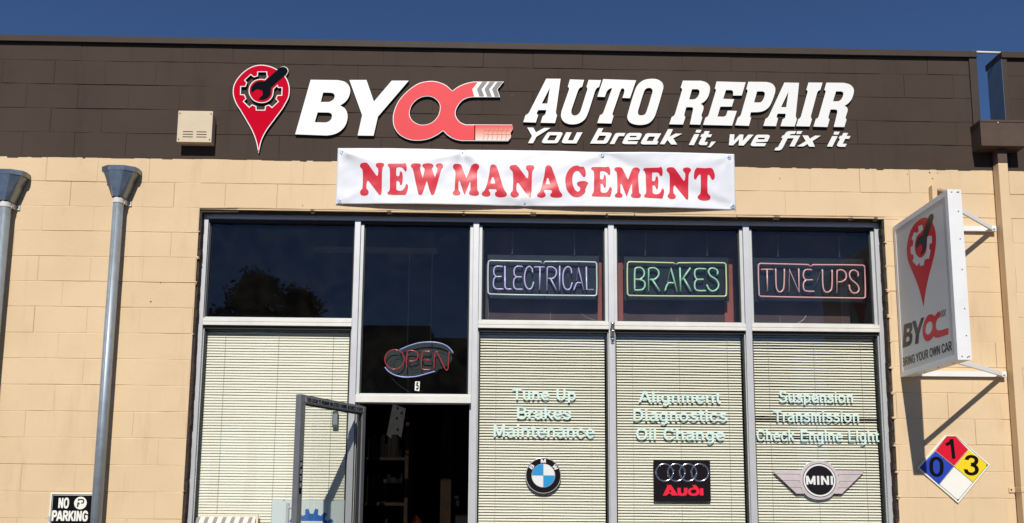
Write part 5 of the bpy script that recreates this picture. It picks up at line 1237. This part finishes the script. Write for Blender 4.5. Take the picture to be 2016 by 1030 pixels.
for k, (u0, u1, v0, v1) in enumerate(((894, 903, 976, 983), (897, 904, 985, 997))):
    a, b = inp(u0, v1, 2.6), inp(u1, v0, 2.6); o = MB().box(a.x, b.x, 2.598, 2.600, a.z, b.z).build('paper_note', 'paper'); o['category'] = 'note'
    o['label'] = ('small square paper note inside the doorway', 'narrow paper note below the square note inside the doorway')[k]
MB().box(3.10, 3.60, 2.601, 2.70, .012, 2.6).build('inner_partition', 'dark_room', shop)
a, b = inp(810, 1040, 1.6), inp(828, 1020, 1.6)
oc_ = thing('orange_container', 'orange plastic container low inside the dark doorway', 'container', ((a.x+b.x)/2, 1.6, a.z-.1))
q = MB(); cx_ = (a.x+b.x)/2; q.tube([(cx_, 1.6, a.z-.10), (cx_, 1.6, b.z-.04), (cx_, 1.6, b.z-.01), (cx_, 1.6, b.z)], [.055, .052, .045, .022], 20); q.build('body', 'orange', oc_, smooth=True)
q = MB(); q.tube([(cx_, 1.6, b.z), (cx_, 1.6, b.z+.02)], .02, 14); q.build('cap', 'orange', oc_)
tbm = thing('work_table', 'dark table carrying the orange container inside the doorway', 'table', (cx_, 1.6, .012))
MB().box(cx_-.25, cx_+.35, 1.4, 1.85, a.z-.135, a.z-.1005).build('tabletop', 'wood_dark', tbm)
for dx in (-.22, .31):
    for dy in (1.43, 1.80): MB().box(cx_+dx-.02, cx_+dx+.02, dy-.02, dy+.02, .012, a.z-.1355).build('leg', 'wood_dark', tbm)

# ================================================================== ACROSS THE LOT (seen in the glass)
nb_ = thing('neighbour_building', 'low flat roofed building across the lot, mirrored in the upper glass', 'building', (2, -24, 0))
q = MB(); q.box(-3.5, 1.15, -30, -22, 0, 7.36).box(1.15, 5.0, -30, -22, 0, 6.95); q.box(5.0, 14.0, -30, -22, 0, 6.6); q.build('wall', 'far_wall', nb_)
q = MB(); q.box(-3.6, 1.25, -30.1, -21.9, 7.36, 7.42).box(1.2, 5.1, -30.1, -21.9, 6.95, 7.0); q.build('roof_edge', 'roofing', nb_)
w2 = thing('neighbour_shed', 'gabled shed across the lot, mirrored in the right hand upper glass', 'building', (20, -23, 0))
q = MB(); q.box(15.7, 27, -23.5, -22.01, 0, 9.75)
q.v += [(15.7, -22, 9.7), (27, -22, 9.7), (21.4, -22, 12.6), (15.7, -23.6, 9.7), (27, -23.6, 9.7), (21.4, -23.6, 12.6)]; n = len(q.v)-6
q.f += [(n, n+1, n+2), (n+3, n+5, n+4), (n, n+2, n+5, n+3), (n+1, n+4, n+5, n+2)]; q.build('wall', 'far_wall', w2)
def tree(x, y, hgt, rx, label, seed):
    rr = random.Random(seed); t = thing('broadleaf_tree', label, 'tree', (x, y, 0), 'trees across the lot')
    tr = MB(); tr.tube([(x, y, 0), (x+.1, y, hgt*.25), (x-.05, y, hgt*.5), (x, y+.1, hgt*.9)], [.28, .22, .15, .04], 9)
    lobes = []
    for k in range(44):
        an = rr.random()*6.283; f = 1-rr.random()**1.5*.75; zz = hgt*(.30+.66*f)
        rad = rx*math.sqrt(max(.02, 1-f**2.2))*rr.uniform(.25, 1.0)
        c = Vector((x+math.cos(an)*rad, y+math.sin(an)*rad, zz)); lobes.append((c, rr.uniform(.35, .8)))
        if k % 4 == 0: tr.tube([(x, y, zz*.62), ((x+c.x)/2, (y+c.y)/2, zz*.85), tuple(c)], [.09, .05, .02], 6)
    for k in range(6): lobes.append((Vector((x+rr.uniform(-.5, .5), y+rr.uniform(-.5, .5), hgt-rr.uniform(.35, .8))), .4))
    tr.build('trunk', 'bark', t, smooth=True)
    lf = MB()
    for c, r in lobes:
        for k in range(150):
            d = Vector((rr.gauss(0, 1), rr.gauss(0, 1), rr.gauss(0, .8))); d = d.normalized()*r*(rr.random()**.45)*rr.uniform(.8, 1.25); p = c+d
            a = Vector((rr.gauss(0, 1), rr.gauss(0, 1), rr.gauss(0, .7))).normalized(); b = a.orthogonal().normalized(); s = rr.uniform(.06, .15)
            lf.quad(p-a*s, p+b*s*.5, p+a*s, p-b*s*.5)
    lf.build('crown', 'leaf', t)
tree(-7.15, -30, 11.45, 2.6, 'taller broadleaf tree across the lot, mirrored in the left glass', 3)
tree(-5.5, -30.4, 11.0, 2.2, 'rounder shorter broadleaf tree across the lot, mirrored in the left glass', 8)
tree(-8.9, -30.5, 9.9, 1.6, 'lowest broadleaf tree across the lot, mirrored in the left glass', 5)
